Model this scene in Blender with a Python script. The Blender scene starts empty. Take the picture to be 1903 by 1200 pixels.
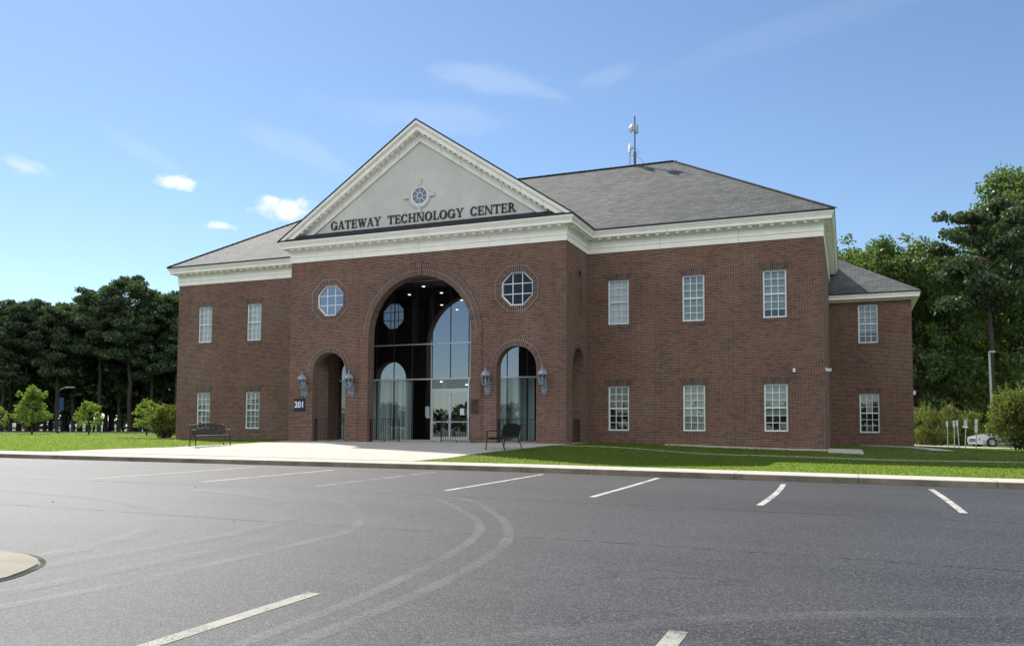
import bpy, math, random
import numpy as np
from mathutils import Vector, Matrix
from mathutils.geometry import tessellate_polygon
R = math.radians
C = bpy.context.scene
COL = C.collection
RNG = random.Random(7)

# ------------------------------------------------------------------ camera
CAM = Vector((17.772, -35.549, 0.691))
YAW, PITCH, ROLL, FPX = R(-22.158), R(3.0738), R(0.2767), 1531.15
fw = Vector((math.sin(YAW) * math.cos(PITCH), math.cos(YAW) * math.cos(PITCH), math.sin(PITCH)))
rt = Vector((math.cos(YAW), -math.sin(YAW), 0)); up = rt.cross(fw)
rt = (rt * math.cos(ROLL) + up * math.sin(ROLL)).normalized(); up = rt.cross(fw)
cam_data = bpy.data.cameras.new('camera'); cam = bpy.data.objects.new('camera', cam_data); COL.objects.link(cam)
cam.matrix_world = Matrix(((rt.x, up.x, -fw.x, CAM.x), (rt.y, up.y, -fw.y, CAM.y), (rt.z, up.z, -fw.z, CAM.z), (0, 0, 0, 1)))
cam_data.sensor_width = 36; cam_data.lens = 36 * FPX / 1903; cam_data.shift_y = 114 / 1903
cam_data.clip_start = .1; cam_data.clip_end = 4000
C.camera = cam
def at(px, D):                      # a point on the ground plan: photo column -> bearing, D metres deep
    d = fw + rt * ((px - 951.5) / FPX)
    return CAM.x + d.x * D, CAM.y + d.y * D

# ------------------------------------------------------------------ light
SUN = Vector((-.80, .54, 1.0)).normalized()
SUN_EL = math.asin(SUN.z); SUN_AZ = math.atan2(SUN.x, SUN.y)
C.view_settings.view_transform = 'Standard'; C.view_settings.look = 'None'
C.view_settings.exposure = 1.30; C.view_settings.gamma = 1
sl = bpy.data.lights.new('sun', 'SUN'); sl.energy = 2.6; sl.angle = R(.53); sl.color = (1, .95, .87)
so = bpy.data.objects.new('sun', sl); COL.objects.link(so)
so.rotation_euler = (-SUN).to_track_quat('-Z', 'Y').to_euler(); so.location = (-40, 30, 60)

class NT:
    def __init__(s, tree): s.t = tree; s.n = tree.nodes; s.l = tree.links
    def new(s, typ, **kw):
        n = s.n.new(typ)
        for k, v in kw.items(): setattr(n, k, v)
        return n
    def put(s, node, idx, v):
        if isinstance(v, bpy.types.NodeSocket): s.l.new(v, node.inputs[idx])
        elif v is not None: node.inputs[idx].default_value = v
    def math(s, op, a, b=None, c=None, clamp=False):
        n = s.new('ShaderNodeMath', operation=op, use_clamp=clamp)
        s.put(n, 0, a)
        if b is not None: s.put(n, 1, b)
        if c is not None: s.put(n, 2, c)
        return n.outputs[0]
    def mix(s, f, a, b, mode='MIX'):
        n = s.new('ShaderNodeMix', data_type='RGBA', blend_type=mode)
        s.put(n, 0, f); s.put(n, 6, a if isinstance(a, bpy.types.NodeSocket) else (*a, 1)); s.put(n, 7, b if isinstance(b, bpy.types.NodeSocket) else (*b, 1))
        return n.outputs[2]
    def noise(s, vec, scale, detail=3, rough=.55, w=None):
        n = s.new('ShaderNodeTexNoise'); s.put(n, 'Vector', vec); n.inputs['Scale'].default_value = scale
        n.inputs['Detail'].default_value = detail; n.inputs['Roughness'].default_value = rough
        return n.outputs[0]
    def ramp(s, fac, lo, hi):       # clamped linear remap
        n = s.new('ShaderNodeMapRange', interpolation_type='SMOOTHSTEP'); s.put(n, 0, fac); n.inputs[1].default_value = lo; n.inputs[2].default_value = hi
        return n.outputs[0]
    def dot(s, v, c):
        n = s.new('ShaderNodeVectorMath', operation='DOT_PRODUCT'); s.put(n, 0, v); n.inputs[1].default_value = c
        return n.outputs['Value']

world = bpy.data.worlds.new('World'); C.world = world; world.use_nodes = True
w = NT(world.node_tree); w.n.clear()
sky = w.new('ShaderNodeTexSky', sky_type='NISHITA', sun_disc=False, sun_elevation=SUN_EL, sun_rotation=SUN_AZ,
            altitude=100, air_density=1.0, dust_density=.15, ozone_density=1.6)
tc = w.new('ShaderNodeTexCoord').outputs['Generated']
def sky_dir(px, py): return (fw + rt * ((px - 951.5) / FPX) + up * ((714 - py) / FPX)).normalized()
mask = None
def cloud(px, py, a, b, strength, nscale, rag, stretch=1.0, tilt=0.0):
    """one cloud at a bearing in the sky, a x b (angular half sizes), ragged by noise"""
    global mask
    c = sky_dir(px, py); e = Vector((c.y, -c.x, 0)).normalized(); n = e.cross(c)
    e, n = e * math.cos(tilt) + n * math.sin(tilt), n * math.cos(tilt) - e * math.sin(tilt)
    q = w.math('MAXIMUM', w.dot(tc, c), .05)
    x = w.math('DIVIDE', w.dot(tc, e), q); y = w.math('DIVIDE', w.dot(tc, n), q)
    cv = w.new('ShaderNodeCombineXYZ'); w.put(cv, 0, w.math('MULTIPLY', x, 1 / stretch)); w.put(cv, 1, y); cv.inputs[2].default_value = px * .013
    ns = w.math('SUBTRACT', w.noise(cv.outputs[0], nscale, 6, .62), .5)
    r = w.math('SQRT', w.math('ADD', w.math('POWER', w.math('ABSOLUTE', w.math('DIVIDE', x, a)), 2.0), w.math('POWER', w.math('ABSOLUTE', w.math('DIVIDE', y, b)), 2.0)))
    v = w.math('ADD', r, w.math('MULTIPLY', ns, rag))
    front = w.math('GREATER_THAN', w.dot(tc, c), .3)
    m = w.math('MULTIPLY', w.math('MULTIPLY', w.math('SUBTRACT', 1.0, w.ramp(v, .2, 1.0)), strength), front)
    mask = m if mask is None else w.math('MAXIMUM', mask, m)
cloud(326, 339, .029, .011, .85, 55, 2.3, stretch=1.6)
cloud(530, 388, .038, .018, .9, 42, 2.5, stretch=1.6)
cloud(508, 372, .016, .007, .9, 70, 1.6)
cloud(412, 419, .018, .006, .8, 70, 2.2, stretch=1.6)
cloud(35, 308, .036, .010, .35, 40, 2.2, stretch=2, tilt=-.2)
cloud(930, 152, .085, .022, .14, 22, 2.6, stretch=2.6, tilt=-.12)
cloud(1110, 148, .05, .014, .07, 30, 2.2, stretch=2.2, tilt=.2)
cloud(760, 215, .13, .022, .09, 22, 2.6, stretch=3, tilt=-.05)
cloud(580, 290, .08, .022, .09, 22, 2.4, stretch=3, tilt=-.35)
cloud(1450, 60, .24, .022, .035, 12, 2.6, stretch=3, tilt=.18)
cloud(280, 290, .06, .014, .07, 25, 2.4, stretch=3, tilt=-.4)
skyc = w.mix(1.0, sky.outputs[0], (.985, 1.065, 1.12), 'MULTIPLY')
cc = w.mix(mask, skyc, (8.6, 8.9, 9.2))
# unseen bright cloud added high behind the camera to fill the shaded facade
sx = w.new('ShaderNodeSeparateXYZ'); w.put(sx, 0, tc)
fill_bank = w.math('MULTIPLY', w.math('MULTIPLY', w.ramp(sx.outputs[2], .27, .40), w.math('SUBTRACT', 1.0, w.ramp(sx.outputs[2], .66, .84))), w.ramp(w.dot(tc, (.30, -.954, 0)), .02, .32))
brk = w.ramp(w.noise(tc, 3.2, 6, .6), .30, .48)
cc = w.mix(w.math('MULTIPLY', fill_bank, w.math('MULTIPLY', brk, .92)), cc, (18.5, 17.8, 16.6))
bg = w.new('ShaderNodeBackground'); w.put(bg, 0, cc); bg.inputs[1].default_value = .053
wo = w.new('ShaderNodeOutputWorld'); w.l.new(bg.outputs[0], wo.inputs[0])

# ------------------------------------------------------------------ materials
def mat(name, rough=.6, metal=0.0, spec=.5):
    m = bpy.data.materials.new(name); m.use_nodes = True
    t = NT(m.node_tree); b = t.n['Principled BSDF']
    b.inputs['Roughness'].default_value = rough; b.inputs['Metallic'].default_value = metal; b.inputs['Specular IOR Level'].default_value = spec
    return m, t, b
def plain(name, col, rough=.6, metal=0.0, var=.12, scale=6, bump=0.0, spec=.5):
    m, t, b = mat(name, rough, metal, spec)
    co = t.new('ShaderNodeTexCoord').outputs['Object']
    n = t.noise(co, scale, 4)
    f = t.ramp(n, .3, .7)
    t.put(b, 'Base Color', t.mix(f, tuple(c * (1 - var) for c in col), tuple(min(1, c * (1 + var)) for c in col)))
    if bump:
        bp = t.new('ShaderNodeBump'); bp.inputs['Strength'].default_value = bump; bp.inputs['Distance'].default_value = .01
        t.put(bp, 'Height', t.noise(co, scale * 8, 3)); t.put(b, 'Normal', bp.outputs[0])
    return m
def brick_mat(name, row=.0677, width=.21, mortar=.011, off=.5, c1=(.168, .076, .051), c2=(.106, .055, .042), cm=(.35, .295, .24), dark=.20):
    m, t, b = mat(name, .85, 0, .25)
    uv = t.new('ShaderNodeUVMap').outputs[0]
    br = t.new('ShaderNodeTexBrick', offset=off, squash=1.0)
    t.put(br, 'Vector', uv); br.inputs['Scale'].default_value = 1; br.inputs['Mortar Size'].default_value = mortar / 2
    br.inputs['Mortar Smooth'].default_value = .15; br.inputs['Bias'].default_value = -.1
    br.inputs['Brick Width'].default_value = width; br.inputs['Row Height'].default_value = row
    br.inputs['Color1'].default_value = (*c1, 1); br.inputs['Color2'].default_value = (*c2, 1); br.inputs['Mortar'].default_value = (*cm, 1)
    # odd dark clinkers and orange bricks, brick by brick
    sc = t.new('ShaderNodeMapping'); t.put(sc, 0, uv); sc.inputs['Scale'].default_value = (1 / width, 1 / row, 1)
    sep = t.new('ShaderNodeSeparateXYZ'); t.put(sep, 0, sc.outputs[0])
    fy = t.math('FLOOR', sep.outputs[1]); sh = t.math('MULTIPLY', t.math('MODULO', fy, 2.0), .5)
    fx = t.math('FLOOR', t.math('ADD', sep.outputs[0], sh))
    cx = t.new('ShaderNodeCombineXYZ'); t.put(cx, 0, fx); t.put(cx, 1, fy)
    wn = t.new('ShaderNodeTexWhiteNoise', noise_dimensions='2D'); t.put(wn, 'Vector', cx.outputs[0])
    isb = t.math('SUBTRACT', 1.0, br.outputs['Fac'])
    clin = t.math('MULTIPLY', t.math('LESS_THAN', wn.outputs[0], dark), isb)
    col = t.mix(t.math('MULTIPLY', clin, .62), br.outputs['Color'], (.040, .030, .031))
    ora = t.math('MULTIPLY', t.math('GREATER_THAN', wn.outputs[0], .88), isb)
    col = t.mix(t.math('MULTIPLY', ora, .55), col, (.20, .092, .060))
    # weathering blotches, mortar whiter in patches
    co = t.new('ShaderNodeTexCoord').outputs['Object']
    n1 = t.ramp(t.noise(co, .55, 5, .6), .32, .70)
    col = t.mix(t.math('MULTIPLY', n1, .28), col, t.mix(1.0, col, (.62, .60, .66), 'MULTIPLY'))
    ms = t.new('ShaderNodeMapping'); t.put(ms, 0, uv); ms.inputs['Scale'].default_value = (2.6, .22, 1)
    sk = t.ramp(t.noise(ms.outputs[0], 1.0, 4, .6), .50, .72)
    col = t.mix(t.math('MULTIPLY', sk, .30), col, t.mix(1.0, col, (.60, .58, .60), 'MULTIPLY'))
    n2 = t.math('MULTIPLY', t.ramp(t.noise(co, .35, 3), .48, .68), br.outputs['Fac'])
    col = t.mix(t.math('MULTIPLY', n2, .55), col, (.52, .46, .42))
    t.put(b, 'Base Color', col)
    bp = t.new('ShaderNodeBump'); bp.inputs['Strength'].default_value = .6; bp.inputs['Distance'].default_value = .006
    t.put(bp, 'Height', isb); t.put(b, 'Normal', bp.outputs[0])
    return m
M = {}
M['brick'] = brick_mat('red brick')
M['brick_trim'] = brick_mat('arch brick', row=.092, width=.235, mortar=.020, off=0, c1=(.128, .066, .052), c2=(.096, .054, .046), cm=(.29, .25, .22), dark=.15)
M['brick_lintel'] = brick_mat('lintel brick', row=.078, width=.30, mortar=.015, off=0, c1=(.100, .060, .050), c2=(.074, .048, .043), cm=(.27, .235, .21), dark=.15)
M['white'] = plain('painted white trim', (.86, .84, .77), .5, var=.04, scale=2.5)
M['joint'] = plain('sealant joint', (.30, .28, .25), .8)
M['stucco'] = plain('grey stucco', (.57, .57, .535), .9, var=.06, scale=1.2, bump=.25)
M['stucco_trim'] = plain('pale stucco trim', (.58, .57, .53), .85, var=.06)
M['winframe'] = plain('white window paint', (.80, .81, .80), .4, var=.03)
M['alu'] = plain('brushed aluminium', (.62, .64, .66), .38, .55, var=.05)
M['darkalu'] = plain('dark bronze mullion', (.025, .027, .032), .45, .3)
M['black_metal'] = plain('black painted steel', (.008, .008, .009), .55, 0, var=.3, scale=20)
M['pewter'] = plain('weathered pewter', (.26, .30, .35), .5, .35, var=.2, scale=25)
M['letter'] = plain('dark bronze letter', (.020, .018, .020), .45, .2)
M['room'] = plain('interior wall', (.13, .14, .15), .8)
M['column'] = plain('interior column', (.50, .50, .48), .7)
M['ceil'] = plain('interior ceiling', (.34, .35, .35), .9)
M['soffit'] = plain('loggia soffit', (.24, .20, .18), .9)
M['spandrel'] = plain('black spandrel panel', (.006, .007, .010), .5)
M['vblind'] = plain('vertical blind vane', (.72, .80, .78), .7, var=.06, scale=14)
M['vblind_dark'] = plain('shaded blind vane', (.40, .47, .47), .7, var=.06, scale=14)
M['paper'] = plain('white paper', (.82, .84, .84), .8, var=.02)
M['bronze'] = plain('bronze plaque', (.055, .035, .028), .4, .6)
M['sign_blue'] = plain('navy sign panel', (.006, .012, .040), .35, var=.1)
M['sign_white'] = plain('white sign figure', (.72, .74, .78), .5, var=.02)
M['concrete'] = None
def conc(name, col, joint=None, stain=.25):
    m, t, b = mat(name, .9, 0, .3)
    co = t.new('ShaderNodeTexCoord').outputs['Object']
    a = t.ramp(t.noise(co, 1.3, 6, .65), .3, .72)
    c = t.mix(a, tuple(x * (1 - stain) for x in col), col)
    g = t.noise(co, 55, 2, .7)
    c = t.mix(.25, c, t.mix(g, (.25, .25, .25), (1, 1, 1)), 'MULTIPLY')
    sp = t.math('GREATER_THAN', t.noise(co, 4.2, 4, .6), .70)
    c = t.mix(t.math('MULTIPLY', sp, .18), c, (.12, .11, .10))
    t.put(b, 'Base Color', c)
    bp = t.new('ShaderNodeBump'); bp.inputs['Strength'].default_value = .3; bp.inputs['Distance'].default_value = .004; t.put(bp, 'Height', g); t.put(b, 'Normal', bp.outputs[0])
    return m
M['concrete'] = conc('pale concrete', (.60, .56, .49), stain=.14)
M['kerb'] = conc('weathered kerb', (.31, .265, .20), stain=.5)
M['island'] = conc('sandy concrete', (.40, .37, .29), stain=.25)
M['kerb_dirt'] = conc('kerb stain', (.11, .095, .08), stain=.4)
def asphalt():
    m, t, b = mat('worn asphalt', .72, 0, .42)
    co = t.new('ShaderNodeTexCoord').outputs['Object']
    big = t.ramp(t.noise(co, .16, 5, .6), .32, .68)
    # long traffic streaks
    mp = t.new('ShaderNodeMapping'); t.put(mp, 0, co); mp.inputs['Scale'].default_value = (.12, .9, 1); mp.inputs['Rotation'].default_value = (0, 0, R(14))
    st = t.ramp(t.noise(mp.outputs[0], 1.0, 4, .6), .35, .7)
    c = t.mix(big, (.017, .017, .020), (.037, .037, .040))
    c = t.mix(t.math('MULTIPLY', st, .5), c, (.048, .048, .050))
    oil = t.math('MULTIPLY', t.ramp(t.noise(co, .9, 5, .65), .62, .74), .55)
    c = t.mix(oil, c, (.012, .012, .013))
    vo = t.new('ShaderNodeTexVoronoi', feature='F1'); t.put(vo, 'Vector', co); vo.inputs['Scale'].default_value = 85
    sepc = t.new('ShaderNodeSeparateColor'); t.put(sepc, 0, vo.outputs['Color'])
    stone = t.ramp(sepc.outputs[0], .55, 1.0)
    c = t.mix(t.math('MULTIPLY', stone, .55), c, (.19, .187, .18))
    fine = t.noise(co, 130, 2, .6)
    c = t.mix(.55, c, t.mix(t.ramp(fine, .3, .7), (.35, .35, .35), (1.4, 1.4, 1.4)), 'MULTIPLY')
    # hairline cracks
    vc = t.new('ShaderNodeTexVoronoi', feature='DISTANCE_TO_EDGE'); 
    wv = t.new('ShaderNodeVectorMath', operation='ADD'); t.put(wv, 0, co)
    nz = t.new('ShaderNodeTexNoise'); t.put(nz, 'Vector', co); nz.inputs['Scale'].default_value = .8; nz.inputs['Detail'].default_value = 5
    sv = t.new('ShaderNodeVectorMath', operation='SCALE'); t.put(sv, 0, nz.outputs['Color']); sv.inputs['Scale'].default_value = 2.2
    t.put(wv, 1, sv.outputs[0]); t.put(vc, 'Vector', wv.outputs[0]); vc.inputs['Scale'].default_value = .11
    cr = t.math('MULTIPLY', t.math('LESS_THAN', vc.outputs['Distance'], .0016), t.ramp(t.noise(co, .3, 2), .5, .6))
    c = t.mix(t.math('MULTIPLY', cr, .7), c, (.012, .012, .012))
    t.put(b, 'Base Color', c)
    t.put(b, 'Roughness', t.math('ADD', .50, t.math('MULTIPLY', fine, .25)))
    bp = t.new('ShaderNodeBump'); bp.inputs['Strength'].default_value = .55; bp.inputs['Distance'].default_value = .006
    t.put(bp, 'Height', t.math('ADD', vo.outputs['Distance'], t.math('MULTIPLY', fine, .5))); t.put(b, 'Normal', bp.outputs[0])
    return m
M['asphalt'] = asphalt()
def faded(name, col, rough, lo, hi, scale, opacity=1.0):
    """paint or rubber worn through to the surface below in grains"""
    m, t, b = mat(name, rough, 0, .3)
    co = t.new('ShaderNodeTexCoord').outputs['Object']
    n = t.math('ADD', t.math('MULTIPLY', t.noise(co, scale, 3, .7), .6), t.math('MULTIPLY', t.noise(co, scale / 25, 3), .4))
    t.put(b, 'Base Color', t.mix(t.noise(co, 9, 4), tuple(c * .72 for c in col), col))
    t.put(b, 'Alpha', t.math('MULTIPLY', t.ramp(n, lo, hi), opacity))
    return m
M['line_paint'] = faded('worn white line paint', (.56, .54, .48), .75, .35, .50, 60)
M['line_old'] = faded('dirty cream line paint', (.42, .40, .345), .75, .35, .50, 70)
M['line_faint'] = faded('faded white line paint', (.50, .49, .45), .75, .40, .60, 60)
M['tyre'] = faded('pale tyre scuff', (.40, .40, .39), .55, .33, .68, 30, .34)
def soften(m):
    t = NT(m.node_tree); b = t.n['Principled BSDF']; src = b.inputs['Alpha'].links[0].from_socket
    s = t.new('ShaderNodeSeparateXYZ'); t.put(s, 0, t.new('ShaderNodeUVMap').outputs[0])
    v = t.math('MULTIPLY', s.outputs[1], t.math('SUBTRACT', 1.0, s.outputs[1])); u = t.math('MULTIPLY', s.outputs[0], t.math('SUBTRACT', 1.0, s.outputs[0]))
    t.put(b, 'Alpha', t.math('MULTIPLY', src, t.math('MULTIPLY', t.ramp(v, .0, .22), t.ramp(u, .0, .09))))
soften(M['tyre'])
M['tyre_faint'] = faded('faint tyre scuff', (.34, .34, .33), .5, .34, .68, 40, .24); soften(M['tyre_faint'])
M['seam'] = faded('tarred paving seam', (.018, .018, .019), .8, .42, .56, 9, .8)
def lawn_mat():
    m, t, b = mat('mown grass', .85, 0, .2)
    co = t.new('ShaderNodeTexCoord').outputs['Object']
    a = t.ramp(t.noise(co, .35, 5, .6), .3, .7); f = t.noise(co, 24, 3, .7); mid = t.noise(co, 4, 4, .7)
    c = t.mix(a, (.090, .130, .024), (.130, .165, .034))
    c = t.mix(t.math('MULTIPLY', t.ramp(mid, .45, .75), .45), c, (.15, .19, .035))
    c = t.mix(.55, c, t.mix(t.ramp(f, .3, .7), (.45, .48, .4), (1.3, 1.3, 1.25)), 'MULTIPLY')
    t.put(b, 'Base Color', c)
    bp = t.new('ShaderNodeBump'); bp.inputs['Strength'].default_value = .8; bp.inputs['Distance'].default_value = .03; t.put(bp, 'Height', f); t.put(b, 'Normal', bp.outputs[0])
    return m
M['lawn'] = lawn_mat()
def leaf_mat(name, c1, c2, trans=.35, scale=.6, spec=.25, tint=(1.25, 1.35, .6)):
    m = bpy.data.materials.new(name); m.use_nodes = True; t = NT(m.node_tree); t.n.clear()
    g = t.new('ShaderNodeNewGeometry'); oi = t.new('ShaderNodeObjectInfo')
    n = t.noise(g.outputs['Position'], scale, 3)
    f = t.math('ADD', t.math('MULTIPLY', g.outputs['Random Per Island'], .55), t.math('MULTIPLY', t.ramp(n, .3, .7), .45))
    c = t.mix(f, c1, c2)
    hv = t.new('ShaderNodeHueSaturation'); t.put(hv, 'Color', c)
    t.put(hv, 'Value', t.math('ADD', .82, t.math('MULTIPLY', oi.outputs['Random'], .36)))
    t.put(hv, 'Hue', t.math('ADD', .485, t.math('MULTIPLY', oi.outputs['Random'], .03)))
    d = t.new('ShaderNodeBsdfDiffuse'); t.put(d, 0, hv.outputs[0])
    tr = t.new('ShaderNodeBsdfTranslucent'); t.put(tr, 0, t.mix(1.0, hv.outputs[0], tint, 'MULTIPLY'))
    mx = t.new('ShaderNodeMixShader'); mx.inputs[0].default_value = trans; t.l.new(d.outputs[0], mx.inputs[1]); t.l.new(tr.outputs[0], mx.inputs[2])
    gl = t.new('ShaderNodeBsdfGlossy'); gl.inputs['Roughness'].default_value = .45; gl.inputs[0].default_value = (.8, .85, .9, 1)
    m2 = t.new('ShaderNodeMixShader'); m2.inputs[0].default_value = spec * .16; t.l.new(mx.outputs[0], m2.inputs[1]); t.l.new(gl.outputs[0], m2.inputs[2])
    o = t.new('ShaderNodeOutputMaterial'); t.l.new(m2.outputs[0], o.inputs[0])
    return m
M['pine'] = leaf_mat('pine needles', (.038, .064, .038), (.082, .114, .052), .34, .5, tint=(1.5, 1.6, .7))
M['oak'] = leaf_mat('broad leaves', (.050, .092, .027), (.128, .174, .049), .47, .45, tint=(1.8, 1.9, .7))
M['oak_dark'] = leaf_mat('dark broad leaves', (.030, .056, .020), (.055, .090, .026), .36, .4)
M['young'] = leaf_mat('young maple leaves', (.12, .19, .035), (.20, .27, .055), .5, 1.5, tint=(1.7, 1.7, .7))
M['shrub'] = leaf_mat('shrub leaves', (.085, .120, .024), (.190, .215, .042), .45, 1.6, tint=(1.5, 1.5, .6))
M['grass_blade'] = leaf_mat('grass blades', (.082, .112, .022), (.094, .122, .025), .55, .8, 0.0, (4.1, 4.25, 3.6))
M['bark'] = plain('pine bark', (.040, .032, .028), .95, var=.4, scale=9, bump=.6)
M['leaf_dead'] = plain('dry leaf', (.22, .14, .07), .8, var=.4, scale=30)
def roof_mat(name, c1, c2, cm, row=.14, width=.33):
    m, t, b = mat(name, .8, 0, .35)
    uv = t.new('ShaderNodeUVMap').outputs[0]
    br = t.new('ShaderNodeTexBrick', offset=.5); t.put(br, 'Vector', uv)
    for k, v in (('Scale', 1), ('Mortar Size', .011), ('Mortar Smooth', .3), ('Bias', 0), ('Brick Width', width), ('Row Height', row)): br.inputs[k].default_value = v
    br.inputs['Color1'].default_value = (*c1, 1); br.inputs['Color2'].default_value = (*c2, 1); br.inputs['Mortar'].default_value = (*cm, 1)
    n = t.noise(uv, .5, 4); n2 = t.noise(uv, 3.0, 4)
    c = t.mix(.4, br.outputs[0], t.mix(t.ramp(n, .3, .7), (.7, .72, .74), (1.25, 1.22, 1.15)), 'MULTIPLY')
    c = t.mix(.35, c, t.mix(t.ramp(n2, .3, .7), (.6, .6, .62), (1.3, 1.3, 1.25)), 'MULTIPLY')
    t.put(b, 'Base Color', c)
    sep = t.new('ShaderNodeSeparateXYZ'); t.put(sep, 0, uv)
    saw = t.math('FRACT', t.math('DIVIDE', sep.outputs[1], row))
    bp = t.new('ShaderNodeBump'); bp.inputs['Strength'].default_value = .8; bp.inputs['Distance'].default_value = .02
    t.put(bp, 'Height', t.math('SUBTRACT', t.math('MULTIPLY', saw, -.6), t.math('MULTIPLY', br.outputs['Fac'], .5))); t.put(b, 'Normal', bp.outputs[0])
    return m
M['shingle'] = roof_mat('grey slate shingle', (.120, .125, .120), (.068, .072, .073), (.030, .030, .032), .19, .42)
M['shingle_dark'] = roof_mat('dark shingle', (.035, .038, .048), (.020, .022, .030), (.010, .010, .014))
M['roof_edge'] = plain('dark shingle edge', (.022, .024, .030), .8)
def glass(name, refl, tint, rough=0.0, fres=.6):
    m = bpy.data.materials.new(name); m.use_nodes = True; t = NT(m.node_tree); t.n.clear()
    tr = t.new('ShaderNodeBsdfTransparent'); tr.inputs[0].default_value = (*tint, 1)
    gl = t.new('ShaderNodeBsdfGlossy'); gl.inputs['Roughness'].default_value = rough; gl.inputs[0].default_value = (.88, .91, 1, 1)
    fr = t.new('ShaderNodeFresnel'); fr.inputs[0].default_value = 1.5
    f = t.math('ADD', refl, t.math('MULTIPLY', fr.outputs[0], fres), clamp=True)
    mx = t.new('ShaderNodeMixShader'); t.put(mx, 0, f); t.l.new(tr.outputs[0], mx.inputs[1]); t.l.new(gl.outputs[0], mx.inputs[2])
    o = t.new('ShaderNodeOutputMaterial'); t.l.new(mx.outputs[0], o.inputs[0])
    return m
M['glass_vision'] = glass('clear vision glass', .13, (.80, .86, .86))
M['glass_mirror'] = glass('sky reflecting glass', .36, (.86, .90, .92))
M['glass_curtain'] = glass('tinted reflective glass', .31, (.42, .47, .50))
M['glass_window'] = glass('window glass', .08, (.92, .96, .94))
M['glass_lamp'] = glass('lantern glass', .10, (.75, .8, .84))
M['glass_clear'] = glass('thin clear glass', .03, (.9, .93, .94))
M['blind_pale'] = plain('closed white blind', (.80, .83, .82), .8, var=.04)
M['blind_grey'] = plain('grey green blind', (.42, .48, .45), .8, var=.12, scale=3)
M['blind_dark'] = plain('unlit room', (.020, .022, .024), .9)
def emit(name, col, s):
    m = bpy.data.materials.new(name); m.use_nodes = True; b = m.node_tree.nodes['Principled BSDF']
    b.inputs['Base Color'].default_value = (*col, 1); b.inputs['Emission Color'].default_value = (*col, 1); b.inputs['Emission Strength'].default_value = s
    return m
M['downlight'] = emit('lit downlight', (1, .86, .66), 2.8)
M['paint_white'] = plain('white car paint', (.70, .72, .74), .25, var=.02); M['paint_silver'] = plain('silver car paint', (.50, .52, .55), .25, .45, var=.02)
M['paint_blue'] = plain('navy car paint', (.012, .022, .06), .22, .2, var=.02); M['paint_red'] = plain('maroon car paint', (.10, .012, .015), .22, .2, var=.02)
M['paint_black'] = plain('black car paint', (.010, .010, .012), .2, .2, var=.02); M['paint_grey'] = plain('grey car paint', (.16, .17, .18), .25, .4, var=.02)
M['car_glass'] = plain('car glass', (.012, .015, .018), .06, var=.02); M['rubber'] = plain('tyre rubber', (.014, .014, .014), .85)
M['rim'] = plain('alloy rim', (.55, .56, .58), .3, .8); M['headlight'] = plain('headlight lens', (.75, .78, .8), .1, var=.03); M['taillight'] = plain('red lamp lens', (.3, .012, .01), .2)
M['galv'] = plain('galvanised steel', (.36, .38, .38), .5, .4, var=.12, scale=14)
M['dish'] = plain('pale dish', (.72, .74, .76), .5, var=.03)
M['banner'] = plain('blue banner', (.02, .05, .16), .8)
M['mulch'] = plain('dark mulch', (.035, .028, .022), .95, var=.4, scale=20)

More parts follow.
